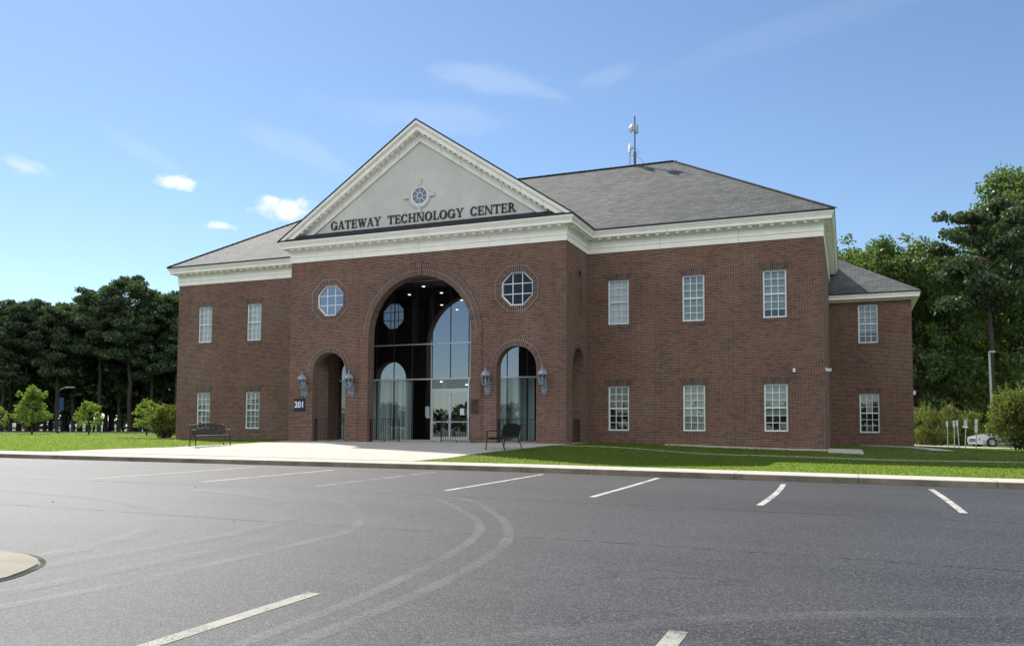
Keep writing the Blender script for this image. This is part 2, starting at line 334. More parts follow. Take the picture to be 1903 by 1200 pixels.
# ------------------------------------------------------------------ mesh helpers
class MB:
    """collects faces; build() links them as one mesh object with metre UVs"""
    def __init__(s): s.v = []; s.f = []; s.uv = []; s.mi = []
    def face(s, pts, uv=None, m=0):
        b = len(s.v); s.v += [tuple(p) for p in pts]; s.f.append(tuple(range(b, b + len(pts)))); s.uv.append(uv); s.mi.append(m)
    def box(s, x0, x1, y0, y1, z0, z1, m=0):
        a = [(x0, y0, z0), (x1, y0, z0), (x1, y1, z0), (x0, y1, z0), (x0, y0, z1), (x1, y0, z1), (x1, y1, z1), (x0, y1, z1)]
        for q in ((0, 3, 2, 1), (4, 5, 6, 7), (0, 1, 5, 4), (1, 2, 6, 5), (2, 3, 7, 6), (3, 0, 4, 7)): s.face([a[i] for i in q], None, m)
    def bar(s, p, q, wd, th, m=0, upv=(0, 0, 1)):
        p, q = Vector(p), Vector(q); d = (q - p).normalized(); u = d.cross(Vector(upv))
        if u.length < 1e-4: u = d.cross(Vector((1, 0, 0)))
        u = u.normalized() * wd / 2; n = u.cross(d).normalized() * th / 2
        a = [p - u - n, p + u - n, p + u + n, p - u + n]; b = [x + (q - p) for x in a]
        s.face(a[::-1], None, m); s.face(b, None, m)
        for i in range(4): s.face([a[i], a[(i + 1) % 4], b[(i + 1) % 4], b[i]], None, m)
    def prism(s, poly, ext, m=0, cap0=True, cap1=True):
        ext = Vector(ext); a = [Vector(p) for p in poly]; b = [p + ext for p in a]
        if cap0: s.face(a[::-1], None, m)
        if cap1: s.face(b, None, m)
        for i in range(len(a)): j = (i + 1) % len(a); s.face([a[i], a[j], b[j], b[i]], None, m)
    def tube(s, pts, r, n=8, m=0, cap=True):
        pts = [Vector(p) for p in pts]; rs = r if isinstance(r, (list, tuple)) else [r] * len(pts); rings = []
        ref = None
        for i, p in enumerate(pts):
            d = (pts[min(i + 1, len(pts) - 1)] - pts[max(i - 1, 0)]).normalized()
            if ref is None: ref = d.cross(Vector((0, 0, 1)) if abs(d.z) < .9 else Vector((1, 0, 0))).normalized()
            ref = (ref - d * ref.dot(d)).normalized(); bb = d.cross(ref)
            rings.append([p + (ref * math.cos(t) + bb * math.sin(t)) * rs[i] for t in [2 * math.pi * k / n for k in range(n)]])
        for a, b in zip(rings, rings[1:]):
            for k in range(n): j = (k + 1) % n; s.face([a[k], a[j], b[j], b[k]], None, m)
        if cap: s.face(rings[0][::-1], None, m); s.face(rings[-1], None, m)
    def lathe(s, prof, c=(0, 0, 0), n=16, m=0, rot=0.0, axis='z'):
        def P(r, z, t):
            x, y = r * math.cos(t + rot), r * math.sin(t + rot)
            if axis == 'y': return (c[0] + x, c[1] + z, c[2] + y)
            if axis == 'x': return (c[0] + z, c[1] + x, c[2] + y)
            return (c[0] + x, c[1] + y, c[2] + z)
        for (r0, z0), (r1, z1) in zip(prof, prof[1:]):
            for k in range(n):
                t0, t1 = 2 * math.pi * k / n, 2 * math.pi * (k + 1) / n
                q = [P(r0, z0, t0), P(r0, z0, t1), P(r1, z1, t1), P(r1, z1, t0)]
                if r0 < 1e-6: q = [q[0], q[2], q[3]]
                elif r1 < 1e-6: q = q[:3]
                s.face(q, None, m)
    def wall(s, outer, holes, to3, n, thick, m=0, mr=None, back=True):
        """a wall from a 2D outline with openings: front skin, back skin and reveals; n points outward"""
        n = Vector(n); mr = m if mr is None else mr
        loops = [outer] + holes
        tri = tessellate_polygon([[Vector((x, y, 0)) for x, y in lp] for lp in loops])
        flat = [p for lp in loops for p in lp]
        for t in tri:
            q = [flat[i] for i in t]
            p3 = [Vector(to3(*p)) for p in q]
            if (p3[1] - p3[0]).cross(p3[2] - p3[0]).dot(n) < 0: p3.reverse()
            s.face(p3, None, m)
            if back: s.face([p - n * thick for p in reversed(p3)], None, m)
        for lp in loops:
            for i in range(len(lp)):
                a, b = Vector(to3(*lp[i])), Vector(to3(*lp[(i + 1) % len(lp)]))
                s.face([a, b, b - n * thick, a - n * thick], None, mr)
    def build(s, name, mats, parent=None, smooth=False, merge=False):
        me = bpy.data.meshes.new(name); me.from_pydata(s.v, [], s.f)
        if not isinstance(mats, (list, tuple)): mats = [mats]
        for m in mats: me.materials.append(M[m] if isinstance(m, str) else m)
        me.polygons.foreach_set('material_index', s.mi)
        uvl = me.uv_layers.new(name='UVMap'); data = np.zeros((len(me.loops), 2), dtype=np.float32); k = 0
        for f, uv in zip(s.f, s.uv):
            if uv is None:
                P = [Vector(s.v[i]) for i in f]; nn = Vector((0, 0, 0))
                for i in range(len(P)): nn += (P[i] - P[0]).cross(P[(i + 1) % len(P)] - P[0])
                if nn.length < 1e-12: nn = Vector((0, 0, 1))
                nn.normalize()
                if abs(nn.z) > .97: uv = [(p.x, p.y) for p in P]
                elif abs(nn.z) > .25:
                    u = Vector((0, 0, 1)).cross(nn).normalized(); v = nn.cross(u); uv = [(p.dot(u), p.dot(v)) for p in P]
                elif abs(nn.x) > abs(nn.y): uv = [(p.y, p.z) for p in P]
                else: uv = [(p.x, p.z) for p in P]
            for q in uv: data[k] = q; k += 1
        uvl.data.foreach_set('uv', data.ravel())
        if merge:
            import bmesh
            bm = bmesh.new(); bm.from_mesh(me); bmesh.ops.remove_doubles(bm, verts=bm.verts, dist=1e-4); bmesh.ops.recalc_face_normals(bm, faces=bm.faces); bm.to_mesh(me); bm.free()
        if smooth: me.polygons.foreach_set('use_smooth', [True] * len(me.polygons))
        me.update()
        o = bpy.data.objects.new(name, me); COL.objects.link(o)
        if parent: o.parent = parent
        return o
def tag(o, label=None, cat=None, group=None, kind=None):
    if label: o['label'] = label
    if cat: o['category'] = cat
    if group: o['group'] = group
    if kind: o['kind'] = kind
    return o
def thing(name, label, cat, loc=(0, 0, 0), rz=0.0, group=None):
    o = bpy.data.objects.new(name, None); COL.objects.link(o); o.location = loc; o.rotation_euler = (0, 0, rz); o.empty_display_size = .3
    return tag(o, label, cat, group)
KIDS = {}
def copy_tree(o, parent=None):
    c = o.copy(); COL.objects.link(c)
    if parent: c.parent = parent
    for ch in list(o.children): copy_tree(ch, c)
    return c
def dup(o, loc, rz=0.0, label=None, scale=None):
    c = copy_tree(o); c.location = loc; c.rotation_euler = (0, 0, rz)
    if scale: c.scale = scale if isinstance(scale, (tuple, list)) else (scale,) * 3
    if label: c['label'] = label
    return c

# ------------------------------------------------------------------ the lie of the land
def lerp_tab(x, tab, smooth=True):
    if x <= tab[0][0]: return tab[0][1]
    for (a, za), (b, zb) in zip(tab, tab[1:]):
        if x <= b:
            t = (x - a) / (b - a)
            if smooth: t = t * t * (3 - 2 * t)
            return za + (zb - za) * t
    return tab[-1][1]
KY = -13.3
def kerb_foot(x): return lerp_tab(x, [(-60, -.50), (-15, -.525), (8.6, -.556), (21.3, -.655), (45, -.80), (90, -.9)], False)
def lot_z(x, y): return kerb_foot(x) + .009 * max(-60, y - KY)
def walk_back(x): return kerb_foot(x) + lerp_tab(x, [(-12, .205), (6, .165)])
ROWS = [(-9.0, [(-40, -.28), (-18, -.30), (-8, -.10), (6, -.10), (13, -.43), (24, -.5), (45, -.62)]),
        (-5.7, [(-40, -.20), (-18, -.22), (-8, .01), (6, .01), (13, -.42), (24, -.48), (45, -.62)]),
        (-3.0, [(-40, -.16), (-18, -.12), (-9, .03), (6.5, .06), (14, -.30), (20, -.44), (45, -.62)]),
        (0.0, [(-40, -.12), (-17, 0), (-8, .06), (7, .08), (9, .05), (17, -.09), (21, -.22), (28, -.48), (45, -.62)]),
        (10.6, [(-40, -.06), (-17, 0), (17, -.09), (20.9, -.1), (26, -.34), (45, -.62)]),
        (30, [(-60, .06), (-30, .04), (10, -.1), (24, -.45), (45, -.66)]),
        (70, [(-60, .10), (-20, .08), (20, -.4), (45, -.7)]),
        (160, [(-60, .0), (60, -.5)])]
def ground_z(x, y):
    if y <= KY: return lot_z(x, y)
    kt = kerb_foot(x) + .16
    rows = [(KY, kt), (-12.0, walk_back(x))] + [(yy, lerp_tab(x, t)) for yy, t in ROWS]
    return lerp_tab(y, rows, False)
PLAZA_L = [(-12.0, -11.7), (-10.6, -9.9), (-9.6, -7.6), (-8.2, -6.75), (-6.6, -6.35), (-4.6, -6.6), (-3.0, -7.3), (.3, -7.3)]   # y, x
PLAZA_R = [(-12.0, 4.7), (-11.1, 5.6), (-9.9, 5.95), (-8.8, 6.5), (-6.4, 6.75), (-4.4, 6.85), (-3.0, 7.1), (.3, 7.1)]
def plaza_x(y): return lerp_tab(y, PLAZA_L, False), lerp_tab(y, PLAZA_R, False)

def grid_mesh(name, xs, ys, zf, mtl, keep=None, skirt=0.0):
    mb_v = []; f = []
    nx = len(xs)
    for y in ys:
        for x in xs: mb_v.append((x, y, zf(x, y)))
    for j in range(len(ys) - 1):
        for i in range(nx - 1):
            if keep and not keep((xs[i] + xs[i + 1]) / 2, (ys[j] + ys[j + 1]) / 2): continue
            f.append((j * nx + i, j * nx + i + 1, (j + 1) * nx + i + 1, (j + 1) * nx + i))
    me = bpy.data.meshes.new(name); me.from_pydata(mb_v, [], f); me.materials.append(M[mtl]); me.polygons.foreach_set('use_smooth', [True] * len(me.polygons))
    o = bpy.data.objects.new(name, me); COL.objects.link(o); o['kind'] = 'structure'
    return o
def frange(a, b, s): n = max(1, int(round((b - a) / s))); return [a + (b - a) * i / n for i in range(n + 1)]
xs = [-1500, -700, -400, -250] + frange(-180, -40, 10) + frange(-38, -14, 2) + frange(-13, 25, .5) + frange(26, 60, 2) + [70, 90, 120, 180, 300, 700, 1500]
ys = [-1500, -500, -200, -100, -60, -40, -20, -13.5, -13.2, -12.9] + frange(-12.5, 2, .5) + frange(3, 31, 1) + frange(34, 70, 4) + [80, 100, 130, 160, 200, 300, 600, 1500]
def lawn_z(x, y):
    if y < -12.6: return lot_z(x, min(y, KY)) - .12 if y < -13.25 else kerb_foot(x) - .05
    z = ground_z(x, y)
    if y < .4:
        l, r = plaza_x(y)
        if l + .7 < x < r - .7: z -= .12
    if abs(x) < 16.3 and .4 < y < 15: z -= .3
    return z
grid_mesh('lawn', xs, ys, lawn_z, 'lawn')
grid_mesh('parking_lot', [-300, -150, -80, -50, -30] + frange(-20, 30, 2) + [40, 60, 90, 150, 300], [-200, -120, -80, -60, -50] + frange(-44, KY + .02, 1), lot_z, 'asphalt')
# plaza slab with a real edge, scored into bays
def slab(name, rows, zf, mtl, thick=.08, cols=16):
    mb = MB(); g = []
    for y, l, r in rows: g.append([(l + (r - l) * i / cols, y) for i in range(cols + 1)])
    P = lambda p, d=0: (p[0], p[1], zf(*p) + d)
    for a, b in zip(g, g[1:]):
        for i in range(cols): mb.face([P(a[i]), P(a[i + 1]), P(b[i + 1]), P(b[i])])
        mb.face([P(a[0], -thick), P(a[0]), P(b[0]), P(b[0], -thick)]); mb.face([P(b[-1], -thick), P(b[-1]), P(a[-1]), P(a[-1], -thick)])
    for row in (g[0], g[-1]):
        for i in range(cols): mb.face([P(row[i], -thick), P(row[i + 1], -thick), P(row[i + 1]), P(row[i])])
    o = mb.build(name, mtl); o['kind'] = 'structure'; return o
slab('plaza', [(y, *plaza_x(y)) for y in frange(-11.99, .25, .4)], lambda x, y: ground_z(x, y) + .022, 'concrete')
XW = [-220, -160, -120, -90, -60, -45] + frange(-36, 36, 3) + [48, 60, 90, 140]
mb = MB()
for a, b in zip(XW, XW[1:]):                      # walk from the kerb stone back to the lawn
    z = lambda x, y: (kerb_foot(x) + .16 if y < -13 else walk_back(x) + .012)
    mb.face([(a + .006, KY + .16, z(a, -13.2)), (b - .006, KY + .16, z(b, -13.2)), (b - .006, -12.0, z(b, -12)), (a + .006, -12.0, z(a, -12))])
    mb.face([(a + .006, -12.0, z(a, -12)), (b - .006, -12.0, z(b, -12)), (b - .006, -12.0, z(b, -12) - .12), (a + .006, -12.0, z(a, -12) - .12)])
    mb.face([(a - .006, KY + .16, z(a, -13.2) - .008), (a + .006, KY + .16, z(a, -13.2) - .008), (a + .006, -12, z(a, -12) - .008), (a - .006, -12, z(a, -12) - .008)], None, 1)
o = mb.build('sidewalk', ['concrete', 'kerb_dirt']); o['kind'] = 'structure'
mb = MB()
for a, b in zip(XW, XW[1:]):                      # kerb stones: rounded nose, dark open joints, stains near the joints
    for u0, u1, m in ((a + .008, b - .008, 0), (a - .008, a + .008, 1)):
        d = .012 if m else 0
        sec = lambda x: [(x, KY + d, kerb_foot(x) - .06), (x, KY + d, kerb_foot(x) + .125 - d), (x, KY + .012 + d, kerb_foot(x) + .148 - d), (x, KY + .035, kerb_foot(x) + .160 - d), (x, KY + .16, kerb_foot(x) + .1605 - d)]
        A, B = sec(u0), sec(u1)
        for i in range(4): mb.face([A[i], B[i], B[i + 1], A[i + 1]], None, m if m else (2 if i >= 2 else 0))
o = mb.build('kerb', ['kerb', 'kerb_dirt', 'concrete']); o['kind'] = 'structure'
# painted stall lines (x, y0, y1, faded, lean)
def lot_strip(name, pts, wd, mtl, lift=.004):
    mb = MB(); L = []
    for i, p in enumerate(pts):
        a = Vector(pts[max(i - 1, 0)]); b = Vector(pts[min(i + 1, len(pts) - 1)]); d = (b - a).normalized(); n = Vector((-d.y, d.x)) * wd / 2
        L.append(((p[0] + n.x, p[1] + n.y), (p[0] - n.x, p[1] - n.y)))
    z = lambda q: (*q, lot_z(*q) + lift)
    n = len(L) - 1
    for i, (a, b) in enumerate(zip(L, L[1:])): mb.face([z(a[1]), z(b[1]), z(b[0]), z(a[0])], [(i / n, 0), ((i + 1) / n, 0), ((i + 1) / n, 1), (i / n, 1)])
    o = mb.build(name, mtl); o['kind'] = 'structure'; return o
STALL = [(25.9, -14.3, -19.8, 0), (22.7, -14.3, -19.8, 0), (19.52, -14.3, -19.66, 0), (16.30, -14.3, -19.93, 0), (13.10, -13.8, -19.8, 0), (9.90, -13.9, -19.85, 0), (6.78, -14.4, -20.1, 1), (3.55, -14.7, -20.1, 0),
         (.40, -14.4, -20.5, 0), (-2.8, -14.4, -20.3, 1), (-6.0, -14.4, -20.3, 1), (-9.2, -14.4, -20.3, 1), (-12.4, -14.4, -20.3, 1)]
for x, y0, y1, fd in STALL:
    bow = .06 if abs(x - 16.3) < .1 else .02
    lot_strip('parking_line', [(x + bow * math.sin(math.pi * t) + (.05 if abs(x - 19.52) < .1 else -.03) * t, y0 + (y1 - y0) * t) for t in frange(0, 1, .1)], .125, 'line_faint' if fd else 'line_paint')
for x in (13.47, 16.62, 10.3):
    y0 = -29.5 if x > 11 else -31.5
    lot_strip('parking_line', [(x - .03 * t, y0 - 6 * t) for t in frange(0, 1, .1)], .14, 'line_old')
lot_strip('paving_seam', [(x, -20.95 + .05 * math.sin(x * .7) + .03 * math.sin(x * 2.3)) for x in frange(-40, 40, .5)], .03, 'seam')
lot_strip('paving_seam', [(x, -25.6 + .08 * math.sin(x * .5)) for x in frange(-30, 40, .5)], .022, 'seam', .0045)
def arc_pts(P, n=40):
    out = []
    for i in range(len(P) - 1):
        p0, p1, p2, p3 = [Vector(P[max(0, min(len(P) - 1, i + k))]) for k in (-1, 0, 1, 2)]
        for j in range(n // (len(P) - 1) + 1):
            t = j / (n // (len(P) - 1) + 1)
            out.append(tuple(.5 * ((2 * p1) + (p2 - p0) * t + (2 * p0 - 5 * p1 + 4 * p2 - p3) * t * t + (3 * p1 - p0 - 3 * p2 + p3) * t ** 3)))
    out.append(P[-1]); return out
ARCS = [([(8.2, -22.3), (9.45, -23.0), (10.79, -24.6), (11.51, -25.96), (11.65, -27.23), (11.7, -29.46), (11.6, -30.6), (11.4, -32)], .22),
        ([(9.2, -21.2), (10.34, -21.42), (11.63, -22.89), (12.85, -24.67), (13.46, -26.36), (13.83, -28.47), (13.98, -30.1), (14.0, -32)], .17),
        ([(9.9, -21.0), (11.21, -21.56), (12.7, -23.65), (13.44, -25.02), (13.98, -26.58), (14.27, -28.56), (14.33, -30.48), (14.3, -32)], .2),
        ([(7.5, -23.3), (8.9, -24.0), (10.1, -25.3), (10.9, -26.6), (11.1, -28), (11.1, -30.2), (11.0, -32)], .3),
        ([(19.8, -27.5), (17.2, -28.8), (15.6, -30.2), (14.9, -31.4), (14.4, -33.5)], .32), ([(19.9, -28.4), (17.6, -29.7), (16.2, -30.7), (15.3, -31.8), (14.9, -33.5)], .28),
        ([(4.5, -22.0), (7.0, -22.6), (9.0, -23.9), (10.2, -25.8), (10.4, -28.4), (10.1, -31)], .34),
        ([(1, -23.5), (5.0, -24.2), (7.8, -25.6), (9.4, -27.6), (9.9, -30.2)], .4)]
for k, (P, wd) in enumerate(ARCS): lot_strip('tyre_mark', arc_pts(P), wd, 'tyre' if k < 3 else 'tyre_faint', .0055 + .0015 * k)
# concrete island nose at the left
isl = [(8.2, -29.15), (9.13, -29.15), (9.55, -29.2), (9.9, -29.35), (10.16, -29.55), (10.36, -29.84), (10.52, -30.15), (10.6, -30.6), (10.62, -31.2), (10.6, -34), (6, -34), (6, -29.1)]
mb = MB(); mb.face([(x, y, lot_z(x, y) + .03) for x, y in isl]) if False else None
top = [(x, y, lot_z(x, y) + .022) for x, y in isl]
mb.face(top[::-1]); [mb.face([top[i], top[(i + 1) % len(top)], (*isl[(i + 1) % len(isl)], top[(i + 1) % len(isl)][2] - .08), (*isl[i], top[i][2] - .08)], None, 0) for i in range(len(isl))]
o = mb.build('traffic_island', M['island']); o['kind'] = 'structure'
rim_pts = [(x + .02, y + .03) for x, y in isl[:9]]
lot_strip('tar_joint', arc_pts(rim_pts, 45), .05, 'mulch', .006)
# mow strip in the lawn, concrete pads by the wall, far path and drive
def ground_strip(name, pts, wd, mtl, lift=.02):
    mb = MB(); L = []
    for i, p in enumerate(pts):
        a = Vector(pts[max(i - 1, 0)]); b = Vector(pts[min(i + 1, len(pts) - 1)]); d = (b - a).normalized(); n = Vector((-d.y, d.x)) * wd / 2
        L.append(((p[0] + n.x, p[1] + n.y), (p[0] - n.x, p[1] - n.y)))
    z = lambda q, e=0: (*q, ground_z(*q) + lift + e)
    for a, b in zip(L, L[1:]):
        mb.face([z(a[1]), z(b[1]), z(b[0]), z(a[0])]); mb.face([z(a[1], -.08), z(b[1], -.08), z(b[1]), z(a[1])]); mb.face([z(b[0], -.08), z(a[0], -.08), z(a[0]), z(b[0])])
    o = mb.build(name, mtl); o['kind'] = 'structure'; return o
MOW = arc_pts([(7.0, -4.3), (8.6, -3.4), (10.3, -2.95), (14.8, -2.85), (18.2, -2.6), (24, -2.2), (34, -1.5)], 70)
ground_strip('mow_strip', MOW, .13, 'island', .026)
ground_strip('wall_apron', arc_pts([(10.5, -.22), (13.5, -.28), (17.2, -.32)], 20), .4, 'concrete', .03)
ground_strip('concrete_pad', [(17.05, -.55), (17.6, -.55), (18.3, -.5)], 1.1, 'concrete', .05)
ground_strip('concrete_pad', arc_pts([(18.6, 9.9), (20.4, 8.2), (21.3, 5.2), (21.45, 3.2)], 20), .9, 'concrete', .04)
ground_strip('driveway', arc_pts([(20, 36), (24.0, 31.5), (27.0, 26.5), (30.5, 22.0), (36, 17), (60, 8)], 40), 3.2, 'concrete', .03)
ground_strip('mulch_edge', [(-21.6, .5), (-19.5, .3), (-16.9, .1)], .35, 'mulch', .05)
pa, pb, pc = at(-400, 84), at(150, 86), at(360, 92)
ground_strip('footpath', [pa, at(-100, 84.5), pb, at(260, 88.5), pc], 1.6, 'concrete', .05)

# ------------------------------------------------------------------ the building
B = thing('brick_building', 'two storey red brick office building with white pedimented portico and grey hipped roofs', 'building')
PA, PY, TH = 6.966, -3.07, .50           # portico half width, face, wall thickness
HW, ZF = 16.95, 8.60                     # wings: half width, foot of the frieze
def arch_outline(cx, hw, spring, z0, n=18, top=True):
    """jamb-arch-jamb from left foot to right foot"""
    return [(cx - hw, z0)] + [(cx - hw * math.cos(math.pi * k / n), spring + hw * math.sin(math.pi * k / n)) for k in range(n + 1)] + [(cx + hw, z0)]
def octagon(cx, cz, w):
    r = w / 2 / math.cos(math.pi / 8)
    return [(cx + r * math.cos(math.pi / 8 + k * math.pi / 4), cz + r * math.sin(math.pi / 8 + k * math.pi / 4)) for k in range(8)]
Z0 = -.7
BA, BS = 2.60, 4.955                      # big arch half width, springing
SX, SA, SS = 4.73, .92, 3.312             # side arches
OX, OZ, OW = 4.739, 6.688, 1.47           # octagons
# front wall of the portico
outer = [(-PA, Z0)] + arch_outline(-SX, SA, SS, Z0) + arch_outline(0, BA, BS, Z0, 40) + arch_outline(SX, SA, SS, Z0) + [(PA, Z0), (PA, 8.8), (-PA, 8.8)]
mb = MB(); mb.wall(outer, [octagon(-OX, OZ, OW), octagon(OX, OZ, OW)], lambda x, z: (x, PY, z), (0, -1, 0), TH)
mb.build('portico_wall', 'brick', B)
# side walls of the portico: an arch, and a blind niche above it
for s in (1, -1):
    out = [(PY + TH, Z0)] + arch_outline(-1.40, .80, 3.42, Z0) + [(-.002, Z0), (-.002, 8.8), (PY + TH, 8.8)]
    niche = arch_outline(-1.21, .39, 7.24, 5.65, 12)
    mb = MB(); mb.wall(out, [niche], lambda y, z: (s * PA, y, z), (s, 0, 0), TH)
    mb.prism([(s * (PA - .09), y, z) for y, z in niche], (-s * .05, 0, 0))
    mb.build('portico_wall', 'brick', B)
# wings
XW3, ZW = (8.393, 11.697, 15.043), ((.628, 2.591), (5.344, 7.335))
WW = .949
def rect(x0, x1, z0, z1): return [(x0, z0), (x1, z0), (x1, z1), (x0, z1)]
for s in (1, -1):
    holes = [rect(s * x - WW / 2, s * x + WW / 2, a, b) for x in XW3 for a, b in ZW]
    xa, xb = sorted((s * (PA - .45), s * HW))
    mb = MB(); mb.wall(rect(xa, xb, Z0, 8.8), holes, lambda x, z: (x, 0, z), (0, -1, 0), .30)
    mb.build('wall', 'brick', B)
    mb = MB(); mb.box(*sorted((s * HW, s * (HW - .3))), .3, 14.98, Z0, 8.8); mb.build('wall', 'brick', B)
mb = MB(); mb.box(-HW + .3, HW - .3, 14.68, 14.98, Z0, 8.8); mb.build('wall', 'brick', B)
# wall round the glazing at the back of the loggia
mb = MB()
mb.wall([(-PA + .44, Z0), (-6.2, Z0), (-6.2, 7.95), (6.2, 7.95), (6.2, Z0), (PA - .44, Z0), (PA - .44, 8.8), (-PA + .44, 8.8)], [], lambda x, z: (x, .003, z), (0, -1, 0), .25)
mb.build('loggia_wall', 'brick', B)
mb = MB(); mb.box(-PA + TH + .002, PA - TH - .002, PY + TH + .002, -.002, 8.02, 8.1); mb.build('loggia_soffit', 'soffit', B)
# setback wing
SY, SX2, SZF = 10.68, 20.87, 7.36
xs_w, zs_w = 18.829, ((.574, 2.586), (5.203, 7.192))
mb = MB(); mb.wall(rect(HW + .002, SX2, Z0, 7.55), [rect(xs_w - WW / 2, xs_w + WW / 2, a, b) for a, b in zs_w], lambda x, z: (x, SY, z), (0, -1, 0), .3)
mb.box(SX2 - .3, SX2, SY + .3, 20.2, Z0, 7.55); mb.box(HW + .002, SX2 - .3, 19.9, 20.2, Z0, 7.55)
mb.build('wing_wall', 'brick', B)
# control joints
for x in (10.05, 13.38, -13.38):
    mb = MB(); mb.box(x - .006, x + .006, -.003, .05, Z0, 8.6); mb.build('control_joint', 'kerb_dirt', B)

# ---- brick dressings
def ring(mb, cx, cz, r0, r1, a0, a1, n, y0, y1, to3=None):
    to3 = to3 or (lambda x, y, z: (x, y, z)); rm = (r0 + r1) / 2
    for k in range(n):
        t0, t1 = a0 + (a1 - a0) * k / n, a0 + (a1 - a0) * (k + 1) / n
        P = lambda r, t, y: to3(cx + r * math.cos(t), y, cz + r * math.sin(t))
        U = lambda r, t: (r - r0, t * rm)
        mb.face([P(r0, t0, y0), P(r1, t0, y0), P(r1, t1, y0), P(r0, t1, y0)], [U(r0, t0), U(r1, t0), U(r1, t1), U(r0, t1)])
        mb.face([P(r1, t0, y0), P(r1, t0, y1), P(r1, t1, y1), P(r1, t1, y0)], [U(r1, t0), U(r1 + .05, t0), U(r1 + .05, t1), U(r1, t1)])
        mb.face([P(r0, t1, y0), P(r0, t1, y1), P(r0, t0, y1), P(r0, t0, y0)], [U(r0, t1), U(r0 + .05, t1), U(r0 + .05, t0), U(r0, t0)])
def strip_v(mb, x0, x1, z0, z1, y0, y1): mb.box(x0, x1, y0, y1, z0, z1)
mb = MB()
ring(mb, 0, BS, BA + .001, BA + .47, 0, math.pi, 40, PY - .022, PY)
ring(mb, 0, BS, BA + .4705, BA + .535, 0, math.pi, 40, PY - .040, PY)
P3 = [(-.13, BS + BA + .02), (.13, BS + BA + .02), (.19, BS + BA + .66), (-.19, BS + BA + .66)]
f = [(x, PY - .055, z) for x, z in P3]
mb.face(f, [(z, x) for x, _, z in f])
for i in range(4): a, b = f[i], f[(i + 1) % 4]; mb.face([a, (a[0], PY, a[2]), (b[0], PY, b[2]), b])
mb.build('arch_trim', 'brick_trim', B)
for s in (1, -1):
    mb = MB(); a, b = sorted((s * (BA + .001), s * (BA + .47))); mb.box(a, b, PY - .022, PY, Z0, BS - .002)
    a, b = sorted((s * (BA + .4705), s * (BA + .535))); mb.box(a, b, PY - .040, PY, Z0, BS - .002)
    mb.build('arch_pilaster', 'brick', B)
for s in (1, -1):
    mb = MB(); ring(mb, s * SX, SS, SA + .001, SA + .33, 0, math.pi, 24, PY - .02, PY); mb.build('arch_trim', 'brick_trim', B)
    mb = MB(); ring(mb, -1.40, 3.42, .801, 1.10, 0, math.pi, 20, 0, .02, lambda x, y, z: (s * (PA + .02 - y), x, z)); mb.build('arch_trim', 'brick_trim', B); mb = MB(); ring(mb, -1.21, 7.24, .391, .56, 0, math.pi, 14, 0, .02, lambda x, y, z: (s * (PA + .02 - y), x, z)); mb.build('niche_trim', 'brick_trim', B)
    mb = MB(); o8 = octagon(s * OX, OZ, OW + .004); p8 = octagon(s * OX, OZ, OW + .62)
    for k in range(8):
        a, b, c, d = o8[k], p8[k], p8[(k + 1) % 8], o8[(k + 1) % 8]; L = math.dist(a, d); L2 = math.dist(b, c)
        mb.face([(q[0], PY - .018, q[1]) for q in (a, b, c, d)], [(0, -L / 2), (.3, -L2 / 2), (.3, L2 / 2), (0, L / 2)])
        mb.face([(b[0], PY - .018, b[1]), (b[0], PY, b[1]), (c[0], PY, c[1]), (c[0], PY - .018, c[1])])
    mb.build('octagon_trim', 'brick_trim', B)
def jack_arch(x, z, y):
    mb = MB(); f = [(x - WW / 2 - .02, y - .012, z), (x + WW / 2 + .02, y - .012, z), (x + .66, y - .012, z + .28), (x - .66, y - .012, z + .28)]
    n = 10
    for k in range(n):
        t0, t1 = k / n, (k + 1) / n
        P = lambda t, top: Vector(f[0]).lerp(Vector(f[1]), t) if not top else Vector(f[3]).lerp(Vector(f[2]), t)
        mb.face([P(t0, 0), P(t1, 0), P(t1, 1), P(t0, 1)], [(0, t0 * 1.15), (0, t1 * 1.15), (.27, t1 * 1.15), (.27, t0 * 1.15)])
    for i in range(4): a, b = f[i], f[(i + 1) % 4]; mb.face([a, (a[0], y, a[2]), (b[0], y, b[2]), b])
    mb.build('window_lintel', 'brick_lintel', B)
def brick_sill(x, z, y):
    mb = MB(); u = .092
    mb.face([(x - .5, y - .03, z - .115), (x + .5, y - .03, z - .115), (x + .5, y - .03, z - .004), (x - .5, y - .03, z - .004)], [(0, 0), (0, 1), (.13, 1), (.13, 0)])
    mb.face([(x - .5, y - .03, z - .004), (x + .5, y - .03, z - .004), (x + .5, y + .02, z - .003), (x - .5, y + .02, z - .003)]); mb.face([(x - .5, y, z - .115), (x + .5, y, z - .115), (x + .5, y - .03, z - .115), (x - .5, y - .03, z - .115)])
    mb.build('window_sill', 'brick_trim', B)

